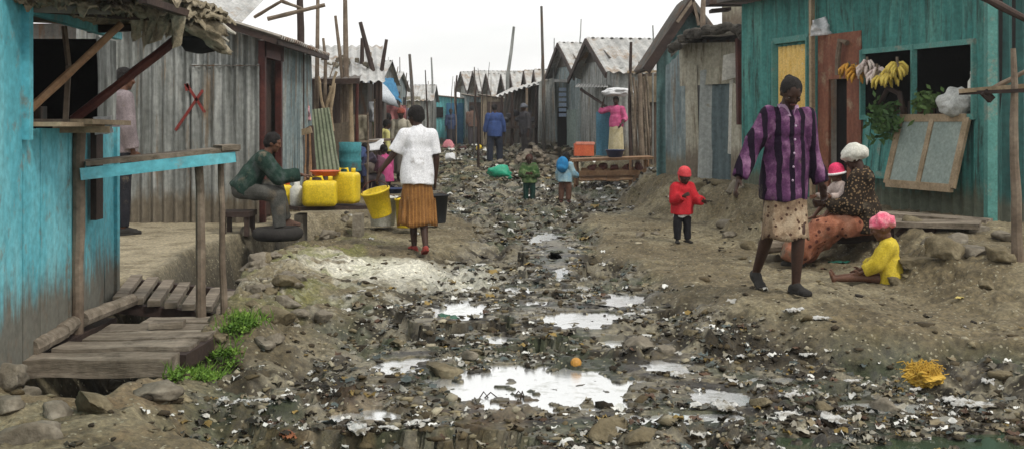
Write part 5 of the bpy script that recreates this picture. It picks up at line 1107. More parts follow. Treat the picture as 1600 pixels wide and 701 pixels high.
# ================================================================== PEOPLE
skin_m = pm('dark_skin', [(.032, .015, .010), (.058, .027, .017)], 7, rough=.55, bump=.05)
skin_w = pm('brown_skin', [(.085, .038, .022), (.13, .06, .035)], 7, rough=.55, bump=.05)
hair_m = pm('black_hair', [(.006, .005, .005), (.016, .013, .012)], 14, rough=.9, bump=.6)
eye_m = pm('eye_white', [(.20, .17, .15), (.27, .24, .21)], 4, rough=.3, bump=0)
lip_m = pm('lip', [(.10, .03, .025), (.14, .045, .035)], 6, rough=.5, bump=0)
def V3(*a): return Vector(a)
def nz(v): v = Vector(v); return v.normalized()
def fuse(mb, vox, smooth=4, fold=0, fs=9, seed=0):
    """fuse overlapping closed shapes into one skin"""
    me = mesh_from(mb, 'tmp'); o = bpy.data.objects.new('tmp', me); COL.objects.link(o)
    m = o.modifiers.new('r', 'REMESH'); m.mode = 'VOXEL'; m.voxel_size = vox; m.use_smooth_shade = True
    s = o.modifiers.new('s', 'SMOOTH'); s.factor = .5; s.iterations = smooth
    dg = bpy.context.evaluated_depsgraph_get(); dg.update(); ev = o.evaluated_get(dg); m2 = bpy.data.meshes.new_from_object(ev)
    n = len(m2.vertices); co = np.zeros(n * 3); m2.vertices.foreach_get('co', co); co = co.reshape(-1, 3)
    if fold:
        no = np.zeros(n * 3); m2.vertices.foreach_get('normal', no); no = no.reshape(-1, 3)
        q = co * np.array([1, 1, .55]); r_ = 1 - np.abs(2 * noise3(q + seed, fs)) * 2
        co = co + no * (fold * (r_ - .5) + fold * .6 * noise3(q + seed + 5, fs * 2.3))[:, None]
    f = [tuple(p.vertices) for p in m2.polygons]
    bpy.data.objects.remove(o); bpy.data.meshes.remove(me); bpy.data.meshes.remove(m2)
    return MB().add(co, f)
class Fig:
    """local frame: facing +Y, left hand at -X, z = 0 on the ground"""
    def __init__(s, Ht, lean=(0, 0), turn=0, head=(0, 0, 0), arms=None, legs=None, kid=False, female=False, seat=None, twist=0, bulk=1.0):
        s.H = Ht; k = Ht / 1.7; s.k = k; s.kid = kid; s.b = bulk
        hd = 1.55 if kid else 1.0; s.hd = hd * k; lk = .86 if kid else 1; s.lk = lk
        legs = legs or {}; arms = arms or {}
        tl, sl = .43 * k * lk, .41 * k * lk; s.ft = .235 * k
        lean_d = V3(math.sin(R(lean[1])), math.sin(R(lean[0])), math.cos(R(lean[0])) * math.cos(R(lean[1]))).normalized()
        s.P = V3(0, 0, 0); s.T = lean_d; s.hipw = .088 * k; tor = .50 * k * (.94 if kid else 1)
        s.right = V3(math.cos(R(twist)), math.sin(R(twist)), 0); s.right = (s.right - s.T * s.right.dot(s.T)).normalized(); s.fwd = s.T.cross(s.right); s.fwd = -s.fwd if s.fwd.y < 0 else s.fwd
        s.N = s.P + s.T * tor; shw = (.155 if female else .178) * k * (.9 if kid else 1)
        s.leg = {}; s.arm = {}
        for sd_, sx in (('L', -1), ('R', 1)):
            hip = s.P + V3(sx * s.hipw, 0, -.02 * k); a, b_, *r_ = legs.get(sd_, ((0, 0, -1), (0, 0, -1)))
            kn = hip + nz(a) * tl; an = kn + nz(b_) * sl; fd = nz(r_[0]) if r_ else V3(0, 1, 0); s.leg[sd_] = [hip, kn, an, fd]
            sh_ = s.N - s.T * .065 * k + s.right * sx * shw; a, b_, *r_ = arms.get(sd_, ((sx * .12, 0, -1), (sx * .05, .1, -1)))
            el = sh_ + nz(a) * .275 * k; wr = el + nz(b_) * .245 * k; hdn = nz(r_[0]) if r_ else nz(b_); s.arm[sd_] = [sh_, el, wr, hdn, (nz(r_[1]) if len(r_) > 1 else V3(-sx, 0, 0))]
        if seat is None:
            dz = -min(s.leg[q][2].z - (.065 * k if 1 else 0) for q in 'LR')
        else: dz = seat
        up = V3(0, 0, dz)
        s.P += up; s.N += up
        for q in 'LR':
            for i in (0, 1, 2): s.leg[q][i] = s.leg[q][i] + up; s.arm[q][i] = s.arm[q][i] + up
        hp, hy, hr_ = head
        M_ = Matrix.Rotation(R(-hy), 3, 'Z') @ Matrix.Rotation(R(-hp), 3, 'X') @ Matrix.Rotation(R(hr_), 3, 'Y')
        s.HM = M_; s.hu = M_ @ V3(0, 0, 1); s.hf = M_ @ V3(0, 1, 0); s.hr = M_ @ V3(1, 0, 0)
        nk = s.N + (s.T * .5 + s.hu * .5).normalized() * .055 * k; s.hc = nk + s.hu * .098 * s.hd + s.hf * .018 * s.hd; s.nk = nk
    def rotm(s, x, y, z): return np.array(Matrix((x, y, z)).transposed())
    def frame(s, d, n):
        d = nz(d); w_ = d.cross(n); w_.normalize(); n = w_.cross(d); return s.rotm(w_, n, d)
    def hand(s, mb, q, curl=.5):
        sh_, el, wr, d, n = s.arm[q]; k = s.k * (1.05 if not s.kid else 1.15); n = (n - d * n.dot(d)).normalized(); w_ = d.cross(n).normalized()
        mb.cone(wr - d * .02 * k, .024 * k, wr + d * .02 * k, .024 * k, 8)
        mb.ell(wr + d * .055 * k, (.040 * k, .016 * k, .050 * k), s.rotm(w_, n, d), 10, 8)
        L_ = [.068, .078, .074, .058]
        for i in range(4):
            b0 = wr + d * .088 * k + w_ * (i - 1.5) * .0195 * k; dr = (d + w_ * (i - 1.5) * .07).normalized()
            p1 = b0 + dr * L_[i] * .5 * k; d2 = (dr * math.cos(curl) + n * math.sin(curl)).normalized(); p2 = p1 + d2 * L_[i] * .5 * k
            mb.tube([b0 - d * .015 * k, b0, p1, p2, p2 + d2 * .004 * k], [.010 * k, .010 * k, .0092 * k, .0078 * k, .003 * k], 7)
        up_ = V3(0, 1, 0); sgn = 1 if w_.dot(up_ if abs(w_.y) > .2 else V3(0, 1, .3)) > 0 else -1
        t0 = wr + d * .03 * k + w_ * sgn * .032 * k; t1 = t0 + (d * .6 + w_ * sgn * .7 + n * .25).normalized() * .035 * k; t2 = t1 + (d * .9 + w_ * sgn * .15 + n * .35).normalized() * .03 * k
        mb.tube([t0 - w_ * sgn * .012 * k, t0, t1, t2], [.012 * k, .012 * k, .011 * k, .007 * k], 7)
    def foot(s, mb, q, infl=0):
        an = s.leg[q][2]; fd = s.leg[q][3]; k = s.k; fh = V3(fd.x, fd.y, 0).normalized(); heel = an + fd * -.045 * k + V3(0, 0, -.035 * k); ball = an + fd * .105 * k + V3(0, 0, -.042 * k); toe = an + fd * .155 * k + V3(0, 0, -.045 * k)
        side = fh.cross(V3(0, 0, 1))
        mb.cone(heel, (.03 + infl) * k, an + fd * .02 * k + V3(0, 0, -.02 * k), (.036 + infl) * k, 10); mb.cone(an + fd * .02 * k + V3(0, 0, -.02 * k), (.034 + infl) * k, ball, (.026 + infl) * k, 10)
        for o_ in (-.018, 0, .018): mb.cone(ball + side * o_ * k, (.022 + infl) * k, toe + side * o_ * k, (.017 + infl) * k, 8)
        if infl: mb.box(an + fd * .05 * k + V3(0, 0, -.062 * k), (.075 * k, .24 * k, .012), s.rotm(side, fd, V3(0, 0, 1)))
    def body(s):
        mb = MB(); k = s.k; b_ = s.b; TM = s.rotm(s.right, s.fwd, s.T); tl = (s.N - s.P).length
        mb.ell(s.P + s.T * .02 * k, (.145 * k * b_, .105 * k * b_, .115 * k), TM); mb.ell(s.P + s.T * tl * .42, (.118 * k * b_, .085 * k * b_, .17 * k), TM); mb.ell(s.P + s.T * tl * .72, (.145 * k * b_, .098 * k * b_, .165 * k), TM)
        sa, sb_ = s.arm['L'][0], s.arm['R'][0]; mb.cone(sa, .052 * k, sb_, .052 * k, 12); mb.cone(s.N - s.T * .05 * k, .062 * k, s.nk + s.hu * .03 * s.hd, .050 * k * (1.15 if s.kid else 1), 12)
        for q in 'LR':
            h_, kn, an, fd = s.leg[q]; mb.cone(h_, .080 * k * b_, kn, .053 * k, 12); m_ = kn.lerp(an, .35); mb.cone(kn, .050 * k, m_, .050 * k, 12); mb.cone(m_, .050 * k, an, .032 * k, 12); s.foot(mb, q)
            a, e, w_, d, n = s.arm[q]; mb.cone(a, .048 * k, e, .036 * k, 12); m_ = e.lerp(w_, .3); mb.cone(e, .036 * k, m_, .036 * k, 10); mb.cone(m_, .036 * k, w_, .024 * k, 10); s.hand(mb, q, s.curl if hasattr(s, 'curl') else .55)
        # head
        h = s.hd; c = s.hc; HR = np.array(s.HM)
        mb.ell(c + s.hu * .018 * h, (.074 * h, .092 * h, .092 * h), HR, 16, 12); mb.ell(c - s.hu * .045 * h + s.hf * .030 * h, (.054 * h, .058 * h, .062 * h), HR, 14, 10)
        mb.ell(c - s.hu * .088 * h + s.hf * .060 * h, (.026 * h, .020 * h, .018 * h), HR, 8, 6)
        mb.tube([c + s.hu * .018 * h + s.hf * .085 * h, c - s.hu * .015 * h + s.hf * .098 * h, c - s.hu * .026 * h + s.hf * .104 * h], [.007 * h, .011 * h, .014 * h], 8)
        for sg in (-1, 1):
            mb.ell(c - s.hu * .028 * h + s.hf * .094 * h + s.hr * sg * .013 * h, (.010 * h, .009 * h, .008 * h), HR, 7, 5); mb.ell(c + s.hu * .026 * h + s.hf * .082 * h + s.hr * sg * .032 * h, (.026 * h, .010 * h, .008 * h), HR, 8, 6)
            mb.ell(c - s.hu * .018 * h + s.hf * .066 * h + s.hr * sg * .040 * h, (.022 * h, .022 * h, .02 * h), HR, 8, 6); mb.ell(c - s.hu * .008 * h - s.hf * .006 * h + s.hr * sg * .075 * h, (.008 * h, .018 * h, .029 * h), HR, 8, 6)
        return mb
    def eyes_lips(s, root, L2W):
        h = s.hd; c = s.hc; HR = np.array(s.HM)
        for sg in (-1, 1):
            p_ = c + s.hu * .006 * h + s.hf * .0775 * h + s.hr * sg * .031 * h
            e = s.add(MB().ell(p_, (.0115 * h, .009 * h, .0065 * h), HR, 10, 8), 'eye', eye_m, root)
            s.add(MB().ell(p_ + s.hf * .0065 * h - s.hu * .001, (.0065 * h, .005 * h, .0065 * h), HR, 8, 6), 'iris', black_m, e)
        s.add(MB().ell(c - s.hu * .052 * h + s.hf * .088 * h, (.023 * h, .010 * h, .0095 * h), HR, 10, 6), 'mouth', lip_m, root)
    def hair(s, kind='short', infl=1.0):
        h = s.hd * infl; c = s.hc + s.hu * .034 * s.hd - s.hf * .014 * s.hd; mb = MB()
        mb.ell(c, (.082 * h, .094 * h, .088 * h), np.array(s.HM), 18, 14); mb.ell(c - s.hf * .03 * h - s.hu * .035 * h, (.074 * h, .066 * h, .075 * h), np.array(s.HM), 14, 10)
        if kind == 'bun': mb.ell(c - s.hf * .08 * h + s.hu * .02 * h, .04 * h)
        return fuse(mb, .008, 2, .004, 40)
    def hat(s, infl=1.0, low=-.02, brim=True, tall=1.0, flop=0):
        h = s.hd * infl; c = s.hc + s.hu * (.030 * s.hd) - s.hf * .006 * s.hd; pr = [(.088, low), (.096, low + .004), (.097, low + .028), (.091, low + .034), (.092, .02), (.085, .055 * tall), (.066, .085 * tall), (.035, .104 * tall), (.004, .11 * tall)]
        pr = [(r_ * h, z_ * h) for r_, z_ in pr]
        if not brim: pr = pr[3:]
        return MB().lathe(pr, (0, 0, 0), 24, .94, 1.06).move(np.array(s.HM), c - s.hf * 0)
    def headwrap(s, seed=1, low=-.03, k=1.0):
        h = s.hd * k; c = s.hc + s.hu * .045 * h - s.hf * .012 * h; mb = MB(); HR = np.array(s.HM)
        mb.ell(c, (.094 * h, .104 * h, .085 * h), HR); mb.ell(c - s.hf * .07 * h - s.hu * .02 * h, (.07 * h, .055 * h, .06 * h), HR); mb.ell(c + s.hf * .03 * h - s.hu * .012 * h, (.095 * h, .088 * h, .035 * h), HR)
        return fuse(mb, .009, 2, .010, 16, seed)
    def top(s, infl=.016, sleeve=1.0, hem=.12, flare=1.12, fold=.007, collar=True, seed=0, bust=0, thick_sleeve=1.0, vox=.010):
        """sleeve 1 = to the wrist, .5 = to the elbow; hem = how far below the hip point"""
        mb = MB(); k = s.k; b_ = s.b; TM = s.rotm(s.right, s.fwd, s.T); tl = (s.N - s.P).length; i = infl * k
        mb.ell(s.P + s.T * tl * .45, (.128 * k * b_ + i * 1.6, .094 * k * b_ + i * 1.6, .2 * k), TM); mb.ell(s.P + s.T * tl * .72, (.147 * k * b_ + i, .102 * k * b_ + i, .165 * k + i), TM)
        if bust: mb.ell(s.P + s.T * tl * .66 + s.fwd * .055 * k, (.12 * k, .07 * k, .075 * k), TM)
        mb.cone(s.arm['L'][0], .056 * k + i, s.arm['R'][0], .056 * k + i, 14)
        mb.cone(s.N - s.T * .05 * k, .072 * k + i * .4, s.N + s.T * .012 * k, .060 * k, 14)
        vs = []; n = 24; lv = 6; top_ = s.P + s.T * tl * .5; bot = s.P - s.T * hem * k if s.T.z > .9 else s.P - V3(0, 0, 1) * hem * k * .5
        for j in range(lv + 1):
            t = j / lv; c = top_.lerp(bot, t); fx = (.135 * b_ * (1 + (flare - 1) * t) + .018 * math.sin(t * 3)) * k + i * 1.6; fy = (.098 * b_ * (1 + (flare - 1) * t * 1.3) + .012 * t) * k + i * 1.6
            for q in range(n): a = q * 2 * math.pi / n; vs.append(c + s.right * math.cos(a) * fx + s.fwd * math.sin(a) * fy)
        f = [(j * n + q, j * n + (q + 1) % n, (j + 1) * n + (q + 1) % n, (j + 1) * n + q) for j in range(lv) for q in range(n)] + [tuple(range(n))[::-1], tuple(lv * n + q for q in range(n))]
        mb.add(vs, f)
        for q in 'LR':
            a, e, w_, d, nn_ = s.arm[q]; r0, r1, r2 = (.050 * k + i * 1.3) * thick_sleeve, (.040 * k + i * 1.3) * thick_sleeve, (.032 * k + i * 1.1) * thick_sleeve
            if sleeve > .5:
                e2 = e.lerp(w_, (sleeve - .5) * 2); mb.cone(a, r0, e, r1, 12); mb.ell(e, r1); mb.tube([e, e2], [r1, r2], 12)
            else:
                e2 = a.lerp(e, sleeve * 2); mb.ell(a, r0); mb.tube([a, e2], [r0, r1 * 1.12], 14)
        return fuse(mb, vox * min(1, .6 + .4 * k), 3, fold * k, 8 / k, seed)
    def trousers(s, infl=.018, to=1.0, fold=.007, seed=3, wide=1.0):
        mb = MB(); k = s.k; i = infl * k; TM = s.rotm(s.right, s.fwd, s.T); mb.ell(s.P + s.T * .03 * k, (.152 * k * s.b + i, .112 * k * s.b + i, .13 * k), TM)
        for q in 'LR':
            h_, kn, an, fd = s.leg[q]; e = kn.lerp(an, to if to < 1 else .97); mb.cone(h_, .084 * k * s.b + i, kn, (.056 * k + i) * wide, 14); mb.tube([kn, e], [(.055 * k + i) * wide, (.040 * k + i) * wide], 14)
        return fuse(mb, .011 * min(1, .6 + .4 * k), 3, fold * k, 8 / k, seed)
    def skirt(s, hem_z, rx0=.165, ry0=.125, rx1=.22, ry1=.2, cen1=(0, 0), pleat=.012, npl=11, top=.10, path=None):
        k = s.k; n = 72; lv = 14; vs = []; c0 = s.P + s.T * top * k
        for j in range(lv + 1):
            t = j / lv; c = c0.lerp(V3(s.P.x + cen1[0], s.P.y + cen1[1], hem_z), t) if path is None else path(t)
            sx = (rx0 + (rx1 - rx0) * t ** .8) * k; sy = (ry0 + (ry1 - ry0) * t ** .8) * k
            for q in range(n):
                a = q * 2 * math.pi / n; m_ = 1 + pleat / .2 * t * math.sin(a * npl + 2 * math.sin(a * 2)) + .04 * t * math.sin(a * 3 + 1)
                vs.append((c.x + math.cos(a) * sx * m_, c.y + math.sin(a) * sy * m_, c.z + (.012 * math.sin(a * 4) * t)))
        f = [(j * n + q, j * n + (q + 1) % n, (j + 1) * n + (q + 1) % n, (j + 1) * n + q) for j in range(lv) for q in range(n)] + [tuple(range(n))[::-1]]
        o = len(vs); inner = [(v[0] * .985 + c.x * .015, v[1] * .985 + c.y * .015, v[2]) for v in vs[-n:]]
        vs += inner; f += [(lv * n + q, lv * n + (q + 1) % n, o + (q + 1) % n, o + q) for q in range(n)]
        vs += [(v[0] * .9 + c.x * .1, v[1] * .9 + c.y * .1, v[2] + .3 * k) for v in inner]; f += [(o + q, o + (q + 1) % n, o + n + (q + 1) % n, o + n + q) for q in range(n)]
        return MB().add(vs, f)
    def shoe(s, q, infl=.007):
        mb = MB(); s.foot(mb, q, infl); return fuse(mb, .009, 2)
    # assembling
    def make(s, label, loc, rz, skin=None, vox=.0085, sm=3, cat='person', scale=None):
        b_ = fuse(s.body(), vox * max(.6, min(1, s.k)), sm)
        me = mesh_from(b_, 'person', True); me.materials.append(skin or skin_m)
        o = bpy.data.objects.new('person', me); COL.objects.link(o); o.location = loc; o.rotation_euler = (0, 0, rz); tag(o, label, cat); s.root = o; ORG[o.name] = Vector(loc); return o
    def add(s, mb, name, m, parent=None, label=None, smooth=True):
        me = mesh_from(mb, name, smooth); me.materials.append(m); o = bpy.data.objects.new(name, me); COL.objects.link(o); o.parent = parent or s.root
        if label: o['label'] = label
        return o

def fabric(name, cols, **kw):
    kw.setdefault('grime', ((.15, .125, .09), 3.5, .63))
    return pm(name, cols, 9, rough=.95, bump=.25, bscale=60, spec=.15, **kw)
FACE_CAM = math.pi      # local +Y turned towards the camera (-Y)

# 1 woman in the purple jacket, walking towards the right and down the lane, looking down
f = Fig(1.64, lean=(3, -1), head=(36, 8, 0), female=True, bulk=.98,
        arms={'R': ((.52, -.10, -1), (.50, .12, -1), (.40, .2, -1), (-1, .2, -.2)), 'L': ((-.24, -.05, -1), (-.18, .25, -1), (-.1, .3, -1), (1, .2, 0))},
        legs={'R': ((.02, -.16, -1), (.03, -.62, -1), (.1, 1, -.45)), 'L': ((.06, .26, -1), (.02, -.08, -1), (-.12, 1, 0))})
f.curl = .9
px_, py_ = 1226, 461; Y = 8.15; X = (px_ - 800) / 1716 * Y
f.make('woman walking in a purple jacket with dark stripes and a patterned skirt', (X, Y, hz(X - .02, Y - .1) + .0), R(180) + R(12))
f.eyes_lips(f.root, None)
f.add(f.hair('bun'), 'hair', hair_m)
pj = fabric('purple_jacket', [(.035, .013, .038), (.10, .036, .095), (.27, .14, .24)], stripes=(0, 10.5, .40, (.012, .006, .016)))
f.add(f.top(.016, 1.0, .20, 1.22, .012, seed=1, bust=1, thick_sleeve=1.22), 'jacket', pj)
cb = MB(); 
cn = f.N + f.fwd * .055 - f.T * .005
for sg in (-1, 1): cb.quad(cn + f.right * sg * .01 - f.T * .05 + f.fwd * .035, cn + f.right * sg * .075 - f.T * .04 + f.fwd * .01, cn + f.right * sg * .085 + f.T * .035 - f.fwd * .05, cn + f.right * sg * .035 + f.T * .035 + f.fwd * .0, .010)
f.add(cb, 'collar', fabric('mauve_collar', [(.30, .18, .28), (.42, .30, .40)]), smooth=False)
bt = MB()
for k in range(5): bt.ell(f.N + f.fwd * (.150 - .004 * k) - f.T * (.12 + .1 * k), (.009, .006, .009), nu=8, nv=6)
f.add(bt, 'jacket_buttons', fabric('button', [(.4, .3, .4), (.5, .4, .5)]))
f.add(f.skirt(.40, .145, .108, .175, .165, (0, .01), .008, 9, top=-.05), 'skirt', fabric('patterned_skirt', [(.11, .065, .045), (.24, .17, .11), (.42, .34, .24)], dots=(26, .28, (.06, .03, .02))))
for q in 'LR': f.add(f.shoe(q), 'shoe', rubber)

# 2 woman in the white shirt seen from behind, carrying the yellow bucket
f = Fig(1.60, lean=(5, 2), head=(10, -35, 0), female=True, bulk=.97,
        arms={'L': ((-.55, .10, -1), (-.60, .22, -.8), (-.3, .1, -1), (1, 0, 0)), 'R': ((.22, -.08, -1), (.0, .30, -1), (0, .3, -1), (-1, 0, 0))},
        legs={'L': ((.12, .22, -1), (.05, .0, -1), (-.1, 1, 0)), 'R': ((-.08, -.12, -1), (.0, -.42, -1), (.1, 1, -.3))})
f.curl = 1.3
Y = 11.9; X = (652 - 800) / 1716 * Y
f.make('woman seen from behind in white t-shirt and brown striped skirt carrying a bucket', (X, Y, hz(X, Y)), R(16))
f.add(f.hair('short', 1.12), 'hair', hair_m)
f.add(f.top(.022, .42, .14, 1.16, .010, seed=4, bust=0), 'shirt', fabric('white_tshirt', [(.62, .63, .66), (.80, .81, .84)]))
f.add(f.skirt(.29, .145, .105, .225, .20, (-.0, 0), .014, 12, top=-.03), 'skirt', fabric('brown_skirt', [(.13, .055, .015), (.25, .12, .04)], stripes=(0, 26, .3, (.27, .13, .04))))
for q in 'LR': f.add(f.shoe(q, .003), 'sandal', pm('red_sandal', [(.22, .03, .025), (.32, .06, .045)], 8))
W2 = Matrix.Rotation(R(16), 3, 'Z') @ (f.arm['L'][2] + f.arm['L'][3] * .10) + f.root.location
rotb = Matrix.Rotation(R(-14), 3, 'Y') @ Matrix.Rotation(R(10), 3, 'X')
hl = rotb @ Vector((0, 0, .29 + .11)) + Vector((.05, 0, 0))
bucket('bucket', 'tilted yellow bucket with maroon handle in the hand of the woman in white', W2 - hl + Vector((-.0, 0, 0)), .115, .150, .29, yellow_pl, rotb, 'buckets on the left of the lane', hm=.14)

# 3 seated figure in green jacket, left
f = Fig(1.62, lean=(38, 0), head=(14, 12, 0), seat=.66 - .15, bulk=1.05,
        arms={'R': ((.10, .62, -.75), (-.25, .85, .10), (-.2, .9, -.1), (0, 0, -1)), 'L': ((-.15, .55, -.8), (.35, .85, .15), (.3, .9, -.2), (0, 0, -1))},
        legs={'R': ((.10, 1, -.10), (.05, .05, -1), (.1, 1, -.05)), 'L': ((-.30, .95, .02), (-.1, .30, -1), (-.2, 1, -.1))})
p = (-3.05, 12.35, .14)
f.make('figure in green jacket sitting hunched beside the grey shack', p, R(-78), skin_w)
f.add(f.hair('short', 1.06), 'hair', hair_m)
f.add(f.top(.026, 1.0, .10, 1.15, .012, seed=7, thick_sleeve=1.3), 'jacket', fabric('green_jacket', [(.008, .022, .018), (.020, .044, .034), (.07, .09, .085)]))
f.add(f.trousers(.022, 1.0, .010, wide=1.25), 'trousers', fabric('grey_trousers', [(.05, .05, .045), (.11, .11, .10)]))
for q in 'LR': f.add(f.shoe(q), 'shoe', pm('brown_shoe', [(.09, .05, .035), (.15, .09, .07)], 8))
stl = thing('stool', 'dark block stool under the seated figure in green', 'stool', (-3.08, 12.35, .14))
put(MB().box((-3.08, 12.35, .37), (.34, .36, .06)), 'seat', wood_dark, stl)
for sx in (-1, 1):
    for sy in (-1, 1): put(MB().box((-3.08 + sx * .13, 12.35 + sy * .13, .24), (.05, .05, .22)), 'leg', wood_dark, stl)

# 4 man standing behind the awning strut
f = Fig(1.86, lean=(0, 0), head=(8, -10, 0), arms={'R': ((.16, .05, -1), (-.1, .25, -1)), 'L': ((-.12, 0, -1), (-.02, .3, -1))})
Y = 12.2; X = (190 - 800) / 1716 * Y
f.make('man standing against the corrugated wall in a pale mauve shirt and black trousers', (X, Y, .15), R(-60), skin_w)
f.add(f.hair('short', 1.0), 'hair', hair_m)
f.add(f.top(.022, .95, .10, 1.1, .010, seed=9, thick_sleeve=1.2), 'shirt', fabric('mauve_shirt', [(.15, .125, .13), (.28, .235, .245)]))
f.add(f.trousers(.02), 'trousers', fabric('black_trousers', [(.012, .013, .018), (.03, .03, .036)]))
for q in 'LR': f.add(f.shoe(q), 'shoe', rubber)

# 5 seated woman, white headwrap
f = Fig(1.62, lean=(6, 0), head=(22, 4, 0), seat=.44, female=True, bulk=1.04,
        arms={'R': ((.16, .30, -.9), (-.15, .95, -.10), (-.3, .9, 0), (-1, 0, .3)), 'L': ((-.16, .32, -.9), (.25, .95, .0), (.3, .9, 0), (1, 0, .3))},
        legs={'R': ((.20, 1, -.10), (.05, .55, -.75), (0, 1, 0)), 'L': ((-.30, 1, -.08), (-.12, .55, -.75), (0, 1, 0))})
X, Y = 3.42, 10.6
f.make('seated woman in white headwrap and brown jacket with a baby on her lap', (X, Y, .0), R(72), skin_m)
f.eyes_lips(f.root, None)
f.add(f.headwrap(1, k=1.2), 'headwrap', fabric('white_headwrap', [(.50, .50, .44), (.72, .72, .66)]))
f.add(f.top(.026, 1.0, .10, 1.12, .020, seed=12, thick_sleeve=1.5), 'jacket', fabric('brown_jacket', [(.012, .009, .007), (.035, .024, .016)], dots=(34, .33, (.20, .135, .075))))
f.add(MB().tube([f.N + f.right * .10 - f.fwd * .06, f.N + f.right * .11 + f.fwd * .03 - f.T * .02, f.N + f.right * .05 + f.fwd * .10 - f.T * .07, f.N - f.right * .05 + f.fwd * .10 - f.T * .07, f.N - f.right * .11 + f.fwd * .03 - f.T * .02, f.N - f.right * .10 - f.fwd * .06], .035, 9), 'collar', fabric('tan_collar', [(.12, .08, .05), (.22, .16, .11)]))
for q in 'LR':
    e_, w_ = f.arm[q][1], f.arm[q][2]; f.add(MB().tube([e_.lerp(w_, .88), e_.lerp(w_, 1.0)], .058, 14), 'cuff', fabric('dark_cuff', [(.02, .013, .009), (.05, .033, .022)]))
mb = MB(); P0 = f.P
for q in 'LR':
    h_, kn, an, fd = f.leg[q]; mb.cone(h_, .13, kn + V3(0, .02, .0), .095, 14); mb.cone(kn, .1, an + V3(0, .02, .10), .10, 14)
kL, kR = f.leg['L'][1], f.leg['R'][1]; aL, aR = f.leg['L'][2], f.leg['R'][2]
mb.ell(P0, (.20, .19, .13)); mb.cone(kL, .09, kR, .09, 12); mb.cone((kL + kR) / 2, .1, (aL + aR) / 2 + V3(0, .02, .08), .1, 12); mb.cone(aL + V3(0, 0, .1), .09, aR + V3(0, 0, .1), .09, 12); mb.cone(kL + V3(0, -.04, -.03), .12, aL + V3(0, .03, .07), .13, 12); mb.cone(kR + V3(0, -.04, -.03), .12, aR + V3(0, .03, .07), .13, 12); mb.cone((kL + kR) / 2 + V3(0, -.1, 0), .12, (aL + aR) / 2 + V3(0, -.05, .1), .15, 12); mb.cone((f.leg['L'][0] + f.leg['R'][0]) / 2, .12, (kL + kR) / 2, .1, 12)
sk5 = fabric('orange_brown_skirt', [(.17, .06, .035), (.30, .12, .07), (.42, .21, .14)], dots=(13, .24, (.09, .03, .022)))
f.add(fuse(mb, .012, 3, .034, 7, 3), 'skirt', sk5)
for q in 'LR': f.add(f.shoe(q), 'shoe', rubber)
lapW = f.root.location + Matrix.Rotation(R(72), 3, 'Z') @ Vector((.03, .22, f.P.z + .09))
# 6 baby in the pink hat on her lap
g_ = Fig(.78, lean=(10, 0), head=(10, 10, 0), kid=True, seat=.06, bulk=1.25,
         arms={'R': ((.3, .5, -.6), (0, 1, -.1)), 'L': ((-.3, .5, -.6), (0, 1, 0))}, legs={'R': ((.2, 1, .1), (.0, .6, -.6)), 'L': ((-.2, 1, .1), (0, .6, -.6))})
g_.make('baby in a pink and white knitted hat on the seated woman\'s lap', lapW, R(110), skin_w, vox=.006)
pink_knit = fabric('pink_knit', [(.60, .03, .10), (.78, .07, .17)])
hh_ = g_.add(g_.hat(1.12, -.03), 'hat', pink_knit); 
g_.add(MB().tube([tuple(g_.hc + g_.hu * .004 + (g_.hr * math.cos(a) * .098 + g_.hf * math.sin(a) * .108) * g_.hd * 1.12) for a in np.linspace(0, 6.283, 25)], .011, 8), 'hat_band', fabric('white_knit', [(.7, .68, .68), (.8, .78, .78)]), hh_)
g_.add(g_.top(.03, 1, .1, 1.2, .012, seed=3), 'romper', fabric('baby_wrap', [(.38, .30, .27), (.55, .46, .42)]))

# 7 child in yellow sitting on the ground
f = Fig(1.06, lean=(2, 0), head=(20, 0, 0), kid=True, seat=.09, bulk=1.15,
        arms={'R': ((.2, .55, -.8), (0, .8, -.5)), 'L': ((-.2, .5, -.8), (.2, .8, -.5))}, legs={'R': ((.02, 1, -.02), (.0, 1, -.10), (0, .4, 1)), 'L': ((-.12, 1, -.02), (.02, 1, -.10), (0, .4, 1))})
X, Y = 3.2, 9.3
f.make('small child in yellow top and pink headscarf sitting on the ground', (X, Y, hz(X - .1, Y) - .02), R(70), skin_w, vox=.007)
f.add(f.headwrap(5), 'headscarf', fabric('pink_scarf', [(.58, .05, .12), (.74, .16, .24), (.82, .5, .5)]))
f.add(f.top(.026, .9, .12, 1.2, .014, seed=6, thick_sleeve=1.4), 'top', fabric('yellow_top', [(.46, .34, .02), (.66, .52, .07)]))

# 8 toddler in red
f = Fig(.88, lean=(4, 0), head=(12, -6, 0), kid=True, bulk=1.2,
        arms={'R': ((.25, .2, -.9), (-.45, .75, .35)), 'L': ((-.35, .25, -.9), (-.25, .9, -.1))}, legs={'R': ((.08, 0, -1), (.02, 0, -1), (.25, 1, 0)), 'L': ((-.08, .0, -1), (-.02, 0, -1), (-.2, 1, 0))})
Y = 12.6; X = (1066 - 800) / 1716 * Y
f.make('toddler in red jacket and red woollen hat standing alone on the right', (X, Y, hz(X, Y)), R(196), skin_m, vox=.006)
f.eyes_lips(f.root, None)
f.add(f.hat(1.06, -.02, True, 1.0), 'hat', fabric('red_knit', [(.52, .035, .045), (.68, .10, .11)]))
f.add(MB().tube([f.hc + f.hu * .03 - f.hf * .02 + f.hr * .085 * f.hd, f.hc - f.hu * .05 * f.hd + f.hr * .08 * f.hd, f.hc - f.hu * .1 * f.hd + f.hr * .04 * f.hd], .010, 7), 'hat_string', fabric('red_string', [(.5, .05, .05), (.6, .1, .1)]))
f.add(f.top(.036, 1.0, .17, 1.2, .013, seed=2, thick_sleeve=1.4), 'jacket', fabric('red_jacket', [(.38, .014, .022), (.54, .03, .04)]))
